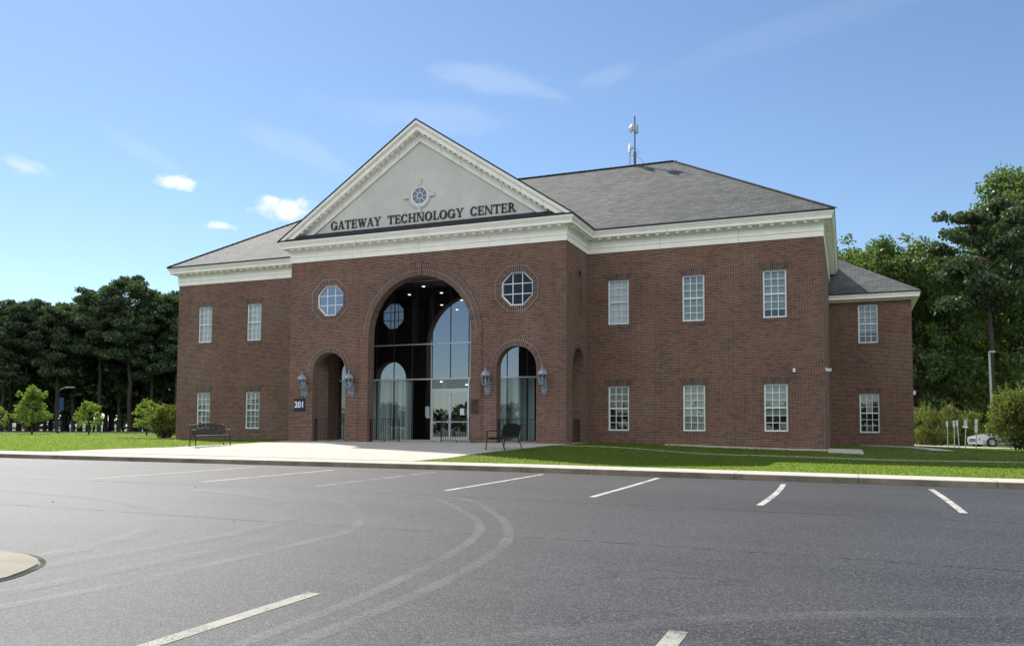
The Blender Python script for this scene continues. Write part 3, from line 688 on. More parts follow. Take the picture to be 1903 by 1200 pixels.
# ---- sash windows: 3 x 6 lights
def window_meshes(H):
    W = WW - .012; mb = MB(); x0, x1 = -W / 2, W / 2; fr = .062
    mb.box(x0, x0 + fr, .03, .12, 0, H); mb.box(x1 - fr, x1, .03, .12, 0, H); mb.box(x0 + fr, x1 - fr, .03, .12, H - fr, H); mb.box(x0 - .0, x1, .012, .12, -.002, fr - .004)
    mid = H / 2; mb.box(x0 + fr, x1 - fr, .040, .10, mid - .028, mid + .028)
    iw = W - 2 * fr
    for k in (1, 2): x = x0 + fr + iw * k / 3; mb.box(x - .013, x + .013, .058, .088, fr, mid - .028); mb.box(x - .013, x + .013, .048, .078, mid + .028, H - fr)
    for lo, hi, y in ((fr, mid - .028, .0575), (mid + .028, H - fr, .0475)):
        for k in (1, 2):
            z = lo + (hi - lo) * k / 3
            for c in range(3): xa = x0 + fr + iw * c / 3 + (.013 if c else 0); xb = x0 + fr + iw * (c + 1) / 3 - (.013 if c < 2 else 0); mb.box(xa, xb, y, y + .03, z - .012, z + .012)
    return mb
def blind_mesh(H, lo):
    mb = MB(); n = int((H - .06 - lo) / .05); W = WW / 2 - .06
    for k in range(n): z = lo + .03 + k * .05; mb.face([(-W, .165, z), (W, .165, z), (W, .150, z + .046), (-W, .150, z + .046)])
    return mb
def make_window(x, y, z, H, blind, lo=.03, label=None):
    wd = window_meshes(H).build('window', 'winframe', B); wd.location = (x, y + .035, z)
    if label: wd['label'] = label
    g = MB(); iw = (WW - .136) / 3
    for c in range(3):
        for r in range(6):
            xa = -WW / 2 + .068 + iw * c; za = .06 + (H - .12) * r / 6; zb_ = .06 + (H - .12) * (r + 1) / 6; q = [RNG.uniform(-.0022, .0022) for _ in range(3)]; yb = .070 if r < 3 else .061
            g.face([(xa, yb + q[0], za), (xa + iw, yb + q[1], za), (xa + iw, yb + q[1] + q[2], zb_), (xa, yb + q[0] + q[2], zb_)])
    g.build('window_pane', 'glass_window', wd)
    if blind: blind_mesh(H, lo).build('window_blind', blind, wd)
    r = MB(); r.box(-WW / 2 + .01, WW / 2 - .01, .22, .26, 0, H); r.build('room_shade', 'blind_dark', wd)  # dark panel behind the pane, the unlit room's shade put into its colour
    return wd
H1, H2 = 2.591 - .628, 7.335 - 5.344
for s in (1, -1):
    for k, x in enumerate(XW3):
        up_b = 'blind_pale' if (s > 0 and k == 0) else ('blind_pale' if s < 0 else 'blind_grey')
        lo_b = None if (s > 0 and k == 0) else 'blind_grey'
        make_window(s * x, 0, ZW[1][0], H2, up_b, .32 if (s > 0 and k == 2) else .03)
        make_window(s * x, 0, ZW[0][0], H1, lo_b, {(1, 1): .05, (1, 2): .62, (-1, 1): .05, (-1, 2): .35}.get((s, k), .05))
        jack_arch(s * x, ZW[1][1], 0); jack_arch(s * x, ZW[0][1], 0); brick_sill(s * x, ZW[1][0], 0); brick_sill(s * x, ZW[0][0], 0)
make_window(xs_w, SY, zs_w[1][0], zs_w[1][1] - zs_w[1][0], 'blind_grey', .5); make_window(xs_w, SY, zs_w[0][0], zs_w[0][1] - zs_w[0][0], 'blind_grey', 1.45)
jack_arch(xs_w, zs_w[0][1], SY); brick_sill(xs_w, zs_w[0][0], SY); brick_sill(xs_w, zs_w[1][0], SY)
# ---- octagon windows
for s in (1, -1):
    mb = MB(); a8, b8 = octagon(0, 0, OW - .004), octagon(0, 0, OW - .13)
    for k in range(8):
        j = (k + 1) % 8
        for y, rev in ((.10, 0), (.19, 1)):
            q = [(a8[k][0], y, a8[k][1]), (a8[j][0], y, a8[j][1]), (b8[j][0], y, b8[j][1]), (b8[k][0], y, b8[k][1])]; mb.face(q[::-1] if rev else q)
        mb.face([(b8[k][0], .10, b8[k][1]), (b8[j][0], .10, b8[j][1]), (b8[j][0], .19, b8[j][1]), (b8[k][0], .19, b8[k][1])])
    w2 = (OW - .13) / 2; t = w2 * 2 / 6
    e = w2 - .001
    def half(v): return w2 if abs(v) < w2 * math.tan(math.pi / 8) else w2 * (1 + math.tan(math.pi / 8)) - abs(v)
    for v in (-t, t):
        h = half(v) + .01
        mb.box(v - .016, v + .016, .125, .165, -h, h)
        for a, b in ((-h, -t - .016), (-t + .016, t - .016), (t + .016, h)): mb.box(a, b, .128, .162, v - .016, v + .016)
    o = mb.build('octagonal_window', 'winframe', B); o.location = (s * OX, PY, OZ)
    g = MB(); g.face([(x, .145, z) for x, z in octagon(0, 0, OW - .1)]); g.build('window_pane', 'glass_mirror' if s < 0 else 'glass_clear', o)

# ---- glazing of the entrance hall
ZT1, ZT2, ZTOP, ZS = 3.08, 4.79, 7.95, .085
MUL = [-6.2, -5.0, -4.0, -3.02, -2.0, -.90, .09, 1.07, 2.05, 3.05, 4.05, 5.1, 6.2]
mb = MB()
for z, h in ((ZT1, .06), (ZT2, .06)): mb.box(-6.2, 6.2, -.035, .05, z - h / 2, z + h / 2)
mb.box(-6.2, -.93, -.035, .05, ZS - .1, ZS + .05); mb.box(1.10, 6.2, -.035, .05, ZS - .1, ZS + .05); mb.box(-6.2, 6.2, -.035, .05, ZTOP - .06, ZTOP)
for x in (-.915, 1.085): mb.box(x - .03, x + .03, -.037, .06, ZS - .1, ZT1 - .03)
mb.box(-.885, 1.055, -.037, .06, 2.47, 2.60)
cw = mb.build('curtain_wall', 'alu', B)
mb = MB()
for x in MUL:
    for a, b in ((ZS + .05, ZT1 - .03), (ZT1 + .03, ZT2 - .03), (ZT2 + .03, ZTOP - .06)):
        if a < 1 and x in (-.90, .09, 1.07): continue
        mb.box(x - .018, x + .018, -.020, .045, a, b)
mb.build('mullion', 'darkalu', cw)
mb = MB()
for a, b in ((ZS + .05, ZT1 - .03), (ZT2 + .03, ZTOP - .06), (ZT1 + .03, ZT2 - .03)):
    for x0, x1 in zip(MUL, MUL[1:]):
        lo = a
        if a < 1 and -.95 < x0 < 1.0: lo = 2.60
        y = RNG.uniform(-.0006, .0006); ty = RNG.uniform(-.0015, .0015)
        mb.face([(x0, y, lo), (x1, y + ty, lo), (x1, y + ty, b), (x0, y, b)], None, 1 if a < 1 else 0)
mb.build('glass_pane', ['glass_curtain', 'glass_vision'], cw)
mb = MB(); mb.box(-6.25, 6.25, .06, .10, ZT1 + .02, ZT2 - .02); mb.build('spandrel_panel', 'spandrel', cw)
for s, x0, x1 in ((-1, -.885, .083), (1, .087, 1.055)):
    mb = MB(); f = .055
    mb.box(x0, x0 + f, -.02, .03, ZS + .01, 2.465); mb.box(x1 - f, x1, -.02, .03, ZS + .01, 2.465); mb.box(x0 + f, x1 - f, -.02, .03, 2.465 - f, 2.465); mb.box(x0 + f, x1 - f, -.02, .03, ZS + .01, ZS + .2)
    d = mb.build('door', 'alu', B)
    mb = MB(); mb.face([(x0 + .04, .005, ZS + .1), (x1 - .04, .005, ZS + .1), (x1 - .04, .005, 2.43), (x0 + .04, .005, 2.43)]); mb.build('glass_pane', 'glass_curtain', d)
    hx = x1 - .10 if s < 0 else x0 + .10
    mb = MB(); mb.tube([(hx, -.02, 1.12), (hx, -.075, 1.12), (hx, -.075, .92), (hx, -.02, .92)], .012, 8); mb.box(x0 + f, x1 - f, -.03, -.02, .98, 1.03); mb.build('handle', 'alu', d)
# hall behind the glass
mb = MB()
mb.box(-6.4, 6.4, .3, 10.0, -.2, .078); mb.box(-6.4, 6.4, 9.9, 10.0, .09, 8.5); mb.box(-6.5, -6.3, .26, 9.9, .09, 8.5); mb.box(6.3, 6.5, .26, 9.9, .09, 8.5); mb.box(-6.29, 6.29, .15, 9.85, ZT1 + .03, ZT2 - .04)
mb.box(-4.6, -3.2, 6, 6.2, ZT2, 7.5); mb.box(2.2, 3.9, 7, 7.2, ZT2, 7.6); mb.build('interior_wall', 'room', B)
for x, y, a, b in ((-2.28, .7, ZT2, 7.93), (2.75, 1.2, ZT2, 7.93), (-4.5, 2.0, ZT2, 7.93), (-3.3, 4.4, ZT2, 7.93), (-1.05, 1.6, .08, ZT1), (.4, 4.2, .08, ZT1)): mb = MB(); mb.box(x - .11, x + .11, y, y + .22, a, b); mb.build('interior_column', 'column', B)
mb = MB(); mb.box(-6.28, 6.28, .13, 9.88, 7.93, 8.0); mb.build('interior_ceiling', 'ceil', B)
lm = MB(); lm.lathe([(0, 0), (.055, 0), (.075, .012), (.075, .03)], n=14); first = None
for x, y, z in [(-2.2, 1.45, 7.925), (-2.25, 3.55, 7.925), (-4.2, 6.25, 7.925), (-4.2, 7.4, 7.925), (-6.1, 9.4, 7.925), (-4.15, 3.45, 7.925), (-4.2, 9.45, 7.925), (-2.3, 6.15, 7.925), (1.8, 3.5, 7.925), (3.8, 3.5, 7.925), (3.8, 6.2, 7.925), (1.8, 7.4, 7.925), (-1.4, 2.0, 3.075), (.2, 2.6, 3.075), (-1.4, 5.0, 3.075), (1.6, 3.2, 3.075)]:
    if first is None: first = lm.build('ceiling_light', 'downlight', B); o = first
    else: o = first.copy(); COL.objects.link(o)
    o.location = (x, y, z - .03)
def vanes(x0, x1, skip=()):
    mb = MB(); x = x0; k = 0
    while x < x1:
        a = R(RNG.uniform(28, 62)); dx, dy = .058 * math.cos(a), .058 * math.sin(a)
        if RNG.random() < .06: dx, dy = .06, .01
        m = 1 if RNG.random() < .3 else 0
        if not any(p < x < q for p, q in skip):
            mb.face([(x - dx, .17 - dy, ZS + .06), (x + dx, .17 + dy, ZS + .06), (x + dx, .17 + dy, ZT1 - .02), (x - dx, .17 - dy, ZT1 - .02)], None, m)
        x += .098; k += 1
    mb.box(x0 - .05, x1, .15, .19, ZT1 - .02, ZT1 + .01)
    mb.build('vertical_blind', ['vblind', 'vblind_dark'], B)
vanes(-6.1, -5.0); vanes(-4.95, -4.05, ((-4.5, -4.3),)); vanes(-3.96, -3.1); vanes(-2.98, -2.05); vanes(2.1, 3.0); vanes(3.12, 4.0); vanes(4.1, 5.0, ((4.32, 4.4),)); vanes(5.15, 6.1, ((5.2, 5.3),))
mb = MB(); mb.box(-1.26, -1.03, .012, .014, 1.25, 1.75); mb.box(-1.21, -1.01, .016, .018, 1.18, 1.30); n1 = mb.build('paper_notice', 'paper'); tag(n1, 'white paper notice taped inside the dark pane left of the doors', 'notice')
mb = MB(); mb.box(.62, .84, -.002, .004, 1.33, 1.64); n2 = mb.build('paper_notice', 'paper'); tag(n2, 'white paper sheet taped on the right glass entrance door', 'notice')

# ---- entablature swept round the walls
def offset_path(P, d):
    out = []; n = len(P)
    for i in range(n):
        a, b, c = Vector(P[i - 1]), Vector(P[i]), Vector(P[(i + 1) % n])
        n1 = Vector(((b - a).y, -(b - a).x)).normalized(); n2 = Vector(((c - b).y, -(c - b).x)).normalized()
        q = (n1 + n2); q = q / q.length_squared * 2 if q.length > 1e-6 else n1
        out.append(b + q * d)
    return out
MAIN = [(-HW, 14.98), (-HW, 0), (-PA, 0), (-PA, PY), (PA, PY), (PA, 0), (HW, 0), (HW, 14.98)]
def sweep(mb, path, prof):
    rings = [offset_path(path, d) for d, z in prof]; n = len(path)
    for (d0, z0), (d1, z1), ra, rb in zip(prof, prof[1:], rings, rings[1:]):
        for i in range(n): j = (i + 1) % n; mb.face([(*ra[i], z0), (*ra[j], z0), (*rb[j], z1), (*rb[i], z1)])
mb = MB()
sweep(mb, MAIN, [(.0, 8.585), (.035, 8.585), (.035, 8.80), (.06, 8.82), (.06, 8.85), (.045, 8.86), (.045, 9.12), (.09, 9.15), (.10, 9.19), (.37, 9.225), (.37, 9.36), (.40, 9.375), (.40, 9.41), (.43, 9.44), (.455, 9.51), (.455, 9.55), (.2, 9.555)])
inner = offset_path(MAIN, .10)
for (p, q) in zip(MAIN, MAIN[1:] + MAIN[:1]):     # modillion blocks
    p, q = Vector(p), Vector(q); d = (q - p); L = d.length; d.normalize(); nrm = Vector((d.y, -d.x)); n = max(1, int(L / .43))
    for k in range(n):
        c = p + d * (L * (k + .5) / n); a = c + nrm * .085; b = c + nrm * .31
        z0, z1 = 9.145, 9.212
        u = d * .075
        A = [(a - u), (b - u), (b + u), (a + u)]
        mb.prism([(*v, z0) for v in A], (0, 0, z1 - z0))
for (p, q) in zip(MAIN, MAIN[1:] + MAIN[:1]):     # panel joints
    p, q = Vector(p), Vector(q); d = (q - p); L = d.length; d.normalize(); nrm = Vector((d.y, -d.x)); n = max(1, int(L / 3.1))
    for k in range(1, n):
        c = p + d * (L * k / n)
        for dd, z0, z1 in ((.0475, 8.87, 9.11), (.0375, 8.59, 8.79)): a = c + nrm * dd; u = d * .006; mb.face([(*(a - u), z0), (*(a + u), z0), (*(a + u), z1), (*(a - u), z1)], None, 1)
        c2 = c + d * .35; a = c2 + nrm * .3725; u = d * .006; mb.face([(*(a - u), 9.23), (*(a + u), 9.23), (*(a + u), 9.355), (*(a - u), 9.355)], None, 1)
mb.build('cornice', ['white', 'joint'], B)
mb = MB()
SETB = [(HW - .5, 20.2), (HW - .5, SY), (SX2, SY), (SX2, 20.2)]
sweep(mb, SETB, [(0, SZF), (.03, SZF), (.03, SZF + .06), (.26, SZF + .075), (.36, SZF + .10), (.36, SZF + .22), (.38, SZF + .235), (.40, SZF + .31), (.40, SZF + .35), (.1, SZF + .355)])
mb.build('wing_cornice', 'white', B)

# ---- roofs
SL = .6635
def roof_shell(mb, pts, th=.065):
    """one roof plane: shingles on top, dark edge below"""
    P = [Vector(p) for p in pts]; mb.face(P, None, 0); low = [p - Vector((0, 0, th)) for p in P]; mb.face(low[::-1], None, 1)
    for i in range(len(P)): j = (i + 1) % len(P); mb.face([low[i], low[j], P[j], P[i]], None, 1)
E_X, E_F, E_B, E_Z = 17.43, -.48, 15.46, 9.60
half_d = (E_B - E_F) / 2; RZ = E_Z + half_d * SL; RX = E_X - half_d; RY = (E_F + E_B) / 2
mb = MB()
roof_shell(mb, [(-E_X, E_F, E_Z), (E_X, E_F, E_Z), (RX, RY, RZ), (-RX, RY, RZ)])
roof_shell(mb, [(E_X, E_F, E_Z), (E_X, E_B, E_Z), (RX, RY, RZ)]); roof_shell(mb, [(E_X, E_B, E_Z), (-E_X, E_B, E_Z), (-RX, RY, RZ), (RX, RY, RZ)]); roof_shell(mb, [(-E_X, E_B, E_Z), (-E_X, E_F, E_Z), (-RX, RY, RZ)])
rf = mb.build('roof', ['shingle', 'roof_edge'], B)
mb = MB()                                          # hip and ridge caps
caps = [((-RX, RY, RZ), (RX, RY, RZ)), ((E_X, E_F, E_Z), (RX, RY, RZ)), ((-E_X, E_F, E_Z), (-RX, RY, RZ)), ((E_X, E_B, E_Z), (RX, RY, RZ))]
for p, q in caps:
    p, q = Vector(p), Vector(q); n = int((q - p).length / .3)
    for k in range(n): mb.bar(p.lerp(q, k / n), p.lerp(q, (k + .93) / n) + Vector((0, 0, .012)), .24, .035)
mb.build('ridge_cap', 'shingle', rf)
GX, GZ0, GZ, GYF = 7.47, 9.60, 14.60, -3.56
gs = (GZ - GZ0) / GX; gy = E_F + (GZ - E_Z) / SL
mb = MB()
roof_shell(mb, [(0, GYF, GZ), (-GX, GYF, GZ0), (-GX, E_F - .02, GZ0 + .004), (0, gy, GZ)]); roof_shell(mb, [(GX, GYF, GZ0), (0, GYF, GZ), (0, gy, GZ), (GX, E_F - .02, GZ0 + .004)])
mb.build('gable_roof', ['shingle', 'roof_edge'], B)
mb = MB()
ex, ey0, ez = SX2 + .42, SY - .42, SZF + .40
ht = 9; half = (20.6 - ey0) / 2
roof_shell(mb, [(HW + .003, ey0, ez), (ex, ey0, ez), (ex - 4.3, ey0 + 4.3, ez + 4.3 * SL), (HW + .003, ey0 + 4.3, ez + 4.3 * SL)])
roof_shell(mb, [(ex, ey0, ez), (ex, 20.6, ez), (ex - 4.3, 20.6 - 4.3, ez + 4.3 * SL), (ex - 4.3, ey0 + 4.3, ez + 4.3 * SL)])
mb.build('wing_roof', ['shingle', 'roof_edge'], B)

# ---- pediment
mb = MB(); zb = 9.58
mb.prism([(-6.35, PY + .01, zb), (6.35, PY + .01, zb), (0, PY + .01, 13.95)], (0, .12, 0)); mb.build('tympanum', 'stucco', B)
def rake(mb, top_off, bot_off, y0, y1, m=0, zmin=9.60):
    """band under the gable slope between two vertical offsets, both sides mitred at the apex"""
    zt, zbm = GZ - .066 - top_off, GZ - .066 - bot_off
    for s in (1, -1):
        xt = (zt - zmin) / gs; xb = (zbm - zmin) / gs
        xt = min(xt, GX - .01)
        poly = [(0, y0, zt), (s * xt, y0, zmin + max(0, zt - gs * xt - zmin)), (s * xb, y0, zmin), (0, y0, zbm)]
        if s > 0: poly.reverse()
        mb.prism(poly, (0, y1 - y0, 0), m)
mb = MB()
rake(mb, 0, .16, -3.535, PY); rake(mb, .1601, .20, -3.50, PY); rake(mb, .2001, .44, -3.45, PY); rake(mb, .4401, .50, -3.22, PY); rake(mb, .5001, .86, -3.13, PY)
for s in (1, -1):
    L = 7.0
    n = 24
    for k in range(n):
        x = .28 + (6.15 - .28) * k / (n - 1); z = GZ - .066 - .44 - gs * x
        u = Vector((s * 1, 0, -gs)).normalized() * .075; c = Vector((s * x, 0, z)); dn = Vector((0, 0, -.065))
        poly = [c - u, c + u, c + u + dn, c - u + dn]
        mb.prism([(p.x, -3.40, p.z) for p in poly], (0, .17, 0))
    for k in range(1, 7):                          # joints of the rake boards
        x = k * 1.0 + .1; z = GZ - .066 - gs * x
        for y, a, b in ((-3.452, .21, .43), (-3.132, .51, .85)): mb.face([(s * (x - .006), y, z - b), (s * (x + .006), y, z - b), (s * (x + .006 - .07), y, z - a), (s * (x - .006 - .07), y, z - a)], None, 1)
mb.build('raking_cornice', ['white', 'joint'], B)
mb = MB()                                          # shingled skirt on the horizontal cornice
roof_shell(mb, [(-7.40, -3.545, 9.615), (7.40, -3.545, 9.615), (6.2, PY - .02, 9.90), (-6.2, PY - .02, 9.90)], .05); mb.build('skirt_roof', ['shingle_dark', 'roof_edge'], B)
# round window with four keystones
mb = MB()
def annulus(mb, r0, r1, y0, y1, n=32):
    for k in range(n):
        t0, t1 = 2 * math.pi * k / n, 2 * math.pi * (k + 1) / n
        P = lambda r, t, y: (r * math.cos(t), y, r * math.sin(t))
        mb.face([P(r0, t0, y0), P(r1, t0, y0), P(r1, t1, y0), P(r0, t1, y0)]); mb.face([P(r1, t0, y0), P(r1, t0, y1), P(r1, t1, y1), P(r1, t1, y0)]); mb.face([P(r0, t1, y0), P(r0, t1, y1), P(r0, t0, y1), P(r0, t0, y0)])
annulus(mb, .43, .56, -.06, 0)
for k in range(4):
    a = k * math.pi / 2 + math.pi / 2; c, s_ = math.cos(a), math.sin(a)
    mb.prism([(c * r - s_ * q, -.085, s_ * r + c * q) for r, q in ((.47, -.065), (.76, -.09), (.76, .09), (.47, .065))][::-1], (0, .083, 0))
rw = mb.build('round_window', 'stucco_trim', B); rw.location = (0, PY + .01, 11.18)
mb = MB(); annulus(mb, .372, .428, -.045, 0); annulus(mb, .118, .142, -.035, -.005, 20)
for k in range(8):
    a = k * math.pi / 4 + math.pi / 8 * 0; mb.bar((.141 * math.cos(a), -.02, .141 * math.sin(a)), (.374 * math.cos(a), -.02, .374 * math.sin(a)), .020, .022, upv=(0, 1, 0))
mb.build('window_frame', 'winframe', rw)
mb = MB(); mb.face([(.39 * math.cos(2 * math.pi * k / 24), -.008, .39 * math.sin(2 * math.pi * k / 24)) for k in range(24)]); mb.build('window_pane', plain('grey blue louvred pane', (.16, .19, .28), .25, var=.05), rw)

# ------------------------------------------------------------------ lettering on the pediment (own serif letter shapes)
def glyph(ch):
    """outlines in units of the cap height; every stroke its own solid. returns (polys, advance)"""
    T, t, S = .20, .085, .075
    def rect_(x0, x1, y0, y1): return [(x0, y0), (x1, y0), (x1, y1), (x0, y1)]
    def stem(x, wd=T, y0=0, y1=1, top=True, bot=True, e=.085):
        p = [rect_(x, x + wd, y0, y1)]
        if bot: p.append(rect_(x - e, x + wd + e, y0 - .004, y0 + S))
        if top: p.append(rect_(x - e, x + wd + e, y1 - S, y1 + .004))
        return p
    def diag(x0, y0, x1, y1, wd): return [(x0, y0), (x0 + wd, y0), (x1 + wd, y1), (x1, y1)]
    def serif(x0, x1, y): return rect_(x0, x1, y, y + S)
    def bowl(cx, cy, rx, ry, tx, ty, a0=0, a1=360, n=26):
        out = []
        for k in range(n):
            p, q = R(a0 + (a1 - a0) * k / n), R(a0 + (a1 - a0) * (k + 1) / n)
            out.append([(cx + rx * math.cos(p), cy + ry * math.sin(p)), (cx + rx * math.cos(q), cy + ry * math.sin(q)), (cx + (rx - tx) * math.cos(q), cy + (ry - ty) * math.sin(q)), (cx + (rx - tx) * math.cos(p), cy + (ry - ty) * math.sin(p))])
        return out
    if ch == 'G': return bowl(.43, .5, .43, .52, .21, .09, 42, 318) + stem(.66, .19, .03, .46, True, False, .09) + [rect_(.70, .775, .66, .92)], .95
    if ch == 'C': return bowl(.43, .5, .43, .52, .21, .09, 42, 318) + [rect_(.68, .755, .66, .92), [(.70, .30), (.78, .24), (.70, .12), (.62, .16)]], .86
    if ch == 'O': return bowl(.46, .5, .46, .52, .22, .085), .98
    if ch == 'A': return [diag(.36, 1.0, .10, .0, .08), diag(.34, 1.0, .62, 0, T + .02), rect_(.20, .64, .30, .38), serif(-.01, .27, 0), serif(.54, .93, 0)], .92
    if ch == 'T': return stem(.32, T, 0, 1, False, True) + [rect_(0, .84, .90, 1.004), rect_(0, .075, .70, .90), rect_(.765, .84, .70, .90)], .88
    if ch == 'E': return stem(.09) + [rect_(.09, .70, .91, 1.005), rect_(.09, .74, -.005, .09), rect_(.29, .55, .47, .55), rect_(.625, .70, .72, .91), rect_(.665, .74, .09, .28), rect_(.50, .57, .38, .64)], .80
    if ch == 'W': return [diag(.10, 1, .34, 0, T), diag(.60, 1, .40, 0, .09), diag(.52, 1, .76, 0, T), diag(1.08, 1, .84, 0, .09), serif(0, .40, .93), serif(.46, .80, .93), serif(.96, 1.28, .93)], 1.26
    if ch == 'Y': return [diag(.08, 1, .36, .44, T), diag(.76, 1, .46, .44, .09)] + stem(.36, T, 0, .5, False, True) + [serif(-.01, .37, .93), serif(.64, .95, .93)], .92
    if ch == 'H': return stem(.09) + stem(.68) + [rect_(.29, .68, .46, .545)], 1.0
    if ch == 'N': return stem(.10, .09) + stem(.80, .09) + [diag(.06, 1, .68, 0, T + .01)], 1.02
    if ch == 'L': return stem(.09) + [rect_(.09, .70, -.005, .09), rect_(.625, .70, .09, .30)], .76
    if ch == 'R': return stem(.09) + bowl(.36, .745, .33, .262, .19, .08, -90, 90) + [rect_(.20, .38, .925, 1.003), rect_(.20, .38, .48, .56), diag(.40, .50, .70, 0, T), serif(.64, .98, 0)], .96
    return [], .4
LET = thing('sign_lettering', 'raised dark serif capital letters in a row across the grey pediment', 'sign', (0, PY + .008, 10.02))
for word, x0, x1 in (('GATEWAY', -4.76, -2.03), ('TECHNOLOGY', -1.68, 2.19), ('CENTER', 2.51, 4.69)):
    tot = sum(glyph(c)[1] for c in word); k = (x1 - x0) / tot; x = x0
    for c in word:
        polys, adv = glyph(c); mb = MB(); n = 0; H = .395
        for p in polys:
            q = [(px * k * .96, 0, py * H) for px, py in p]
            ar = sum(q[i][0] * q[(i + 1) % len(q)][2] - q[(i + 1) % len(q)][0] * q[i][2] for i in range(len(q)))
            if ar < 0: q.reverse()
            dep = .030 + .0011 * n; mb.prism([(a, -dep, b) for a, _, b in q], (0, dep - .0005 * (n % 7), 0)); n += 1
        o = mb.build('letter', 'letter', LET); o.location = (x + .02, 0, 0); x += adv * k

# address panel
def text_mesh(body, size, depth, name, mtl, parent, loc, sx=1.0):
    cu = bpy.data.curves.new(name, 'FONT'); cu.body = body; cu.size = size; cu.extrude = depth; cu.align_x = 'CENTER'; cu.align_y = 'CENTER'; cu.offset = .013
    tmp = bpy.data.objects.new('tmp', cu); COL.objects.link(tmp); dg = bpy.context.evaluated_depsgraph_get(); me = bpy.data.meshes.new_from_object(tmp.evaluated_get(dg)); bpy.data.objects.remove(tmp)
    me.transform(Matrix.Rotation(math.pi / 2, 4, 'X') @ Matrix.Diagonal((sx, 1, 1, 1))); me.materials.clear(); me.materials.append(M[mtl])
    o = bpy.data.objects.new(name, me); COL.objects.link(o); o.parent = parent; o.location = loc; return o
SG = thing('address_sign', 'square navy panel with white house number on the brick beside the left side arch', 'sign', (-6.345, PY, 1.77))
mb = MB(); mb.box(-.315, .315, -.03, -.002, -.31, .31); mb.build('sign_panel', 'sign_blue', SG)
text_mesh('201', .40, .004, 'number', 'sign_white', SG, (0, -.036, 0), .92)
PQ = thing('plaque', 'small dark bronze plaque with thin border on the brick right of the doors', 'plaque', (2.84, PY - .022, 1.645))
mb = MB(); mb.box(-.20, .20, -.03, -.001, -.33, .33); mb.build('plaque_plate', 'bronze', PQ)
mb = MB()
for a in ((-.20, .20, .31, .33), (-.20, .20, -.33, -.31), (-.20, -.18, -.31, .31), (.18, .20, -.31, .31)): mb.box(a[0], a[1], -.036, -.03, a[2], a[3])
mb.build('plaque_border', plain('worn bronze edge', (.22, .15, .10), .4, .6), PQ)
mb = MB()
for k in range(6): mb.box(-.14, .14 - .03 * (k % 2), -.033, -.030, .02 - .05 * k, .032 - .05 * k)
mb.box(-.13, -.06, -.034, -.030, .15, .23); mb.build('plaque_relief', plain('raised bronze', (.13, .07, .055), .4, .5), PQ)

# wall lanterns
def lantern(label):
    t = thing('wall_lantern', label, 'lantern', group='pewter wall lanterns on the portico')
    mb = MB(); out = [(-.085, -.46), (0, -.55), (.085, -.46), (.12, -.38), (.12, .02), (.085, .10), (0, .16), (-.085, .10), (-.12, .02), (-.12, -.38)]
    mb.prism([(x, -.035, z) for x, z in out], (0, .034, 0)); mb.prism([(x * .7, -.055, z * .8 - .04) for x, z in out], (0, .02, 0)); mb.build('back_plate', 'pewter', t)
    mb = MB(); mb.tube([(0, -.04, -.36), (0, -.10, -.44), (0, -.19, -.45), (0, -.27, -.38), (0, -.30, -.28), (0, -.30, -.16)], [.022, .024, .024, .022, .022, .03], 8)
    mb.tube([(0, -.05, -.10), (0, -.12, -.14), (0, -.16, -.24), (0, -.12, -.32), (0, -.07, -.28), (0, -.09, -.22)], .015, 8); mb.build('arm', 'pewter', t, True)
    mb = MB(); c = (0, -.30, 0)
    mb.lathe([(0, -.50), (.018, -.49), (.03, -.46), (.014, -.42), (.022, -.36), (.022, -.20), (.07, -.17), (.14, -.12), (.145, -.09), (.10, -.085), (0, -.08)], c, 12); mb.build('finial', 'pewter', t, True)
    n = 6; r0, r1, z0, z1 = .125, .20, -.085, .28
    mb = MB()
    for k in range(n):
        a = 2 * math.pi * k / n; mb.bar((r0 * math.cos(a), -.30 + r0 * math.sin(a), z0), (r1 * math.cos(a), -.30 + r1 * math.sin(a), z1), .022, .022)
    mb.lathe([(.0, .275), (.235, .275), (.245, .30), (.22, .33), (.20, .40), (.15, .47), (.08, .52), (.035, .535), (.03, .56), (.05, .59), (.03, .62), (.01, .66), (0, .67)], c, 6); mb.build('lamp_hood', 'pewter', t)
    mb = MB()
    for k in range(n):
        a, b = 2 * math.pi * k / n, 2 * math.pi * (k + 1) / n
        mb.face([(r0 * .98 * math.cos(a), -.30 + r0 * .98 * math.sin(a), z0), (r0 * .98 * math.cos(b), -.30 + r0 * .98 * math.sin(b), z0), (r1 * .98 * math.cos(b), -.30 + r1 * .98 * math.sin(b), z1), (r1 * .98 * math.cos(a), -.30 + r1 * .98 * math.sin(a), z1)])
    mb.build('lamp_glass', 'glass_lamp', t)
    mb = MB(); mb.lathe([(.018, -.08), (.018, .04), (.03, .05), (.035, .10), (.02, .17), (0, .19)], c, 10); mb.build('bulb', 'paper', t, True)
    return t
LL = ['pewter wall lantern left of the left side arch, above the number panel', 'pewter wall lantern between the left side arch and the big arch', 'pewter wall lantern between the big arch and the right side arch, above the plaque', 'pewter wall lantern right of the right side arch']
l0 = lantern(LL[0]); l0.location = (-6.02, PY, 2.66)
for x, lb in ((-3.43, LL[1]), (3.43, LL[2]), (6.02, LL[3])): dup(l0, (x, PY - (.04 if abs(x) < 4 and abs(x) < 3.2 else 0), 2.66), 0, lb)

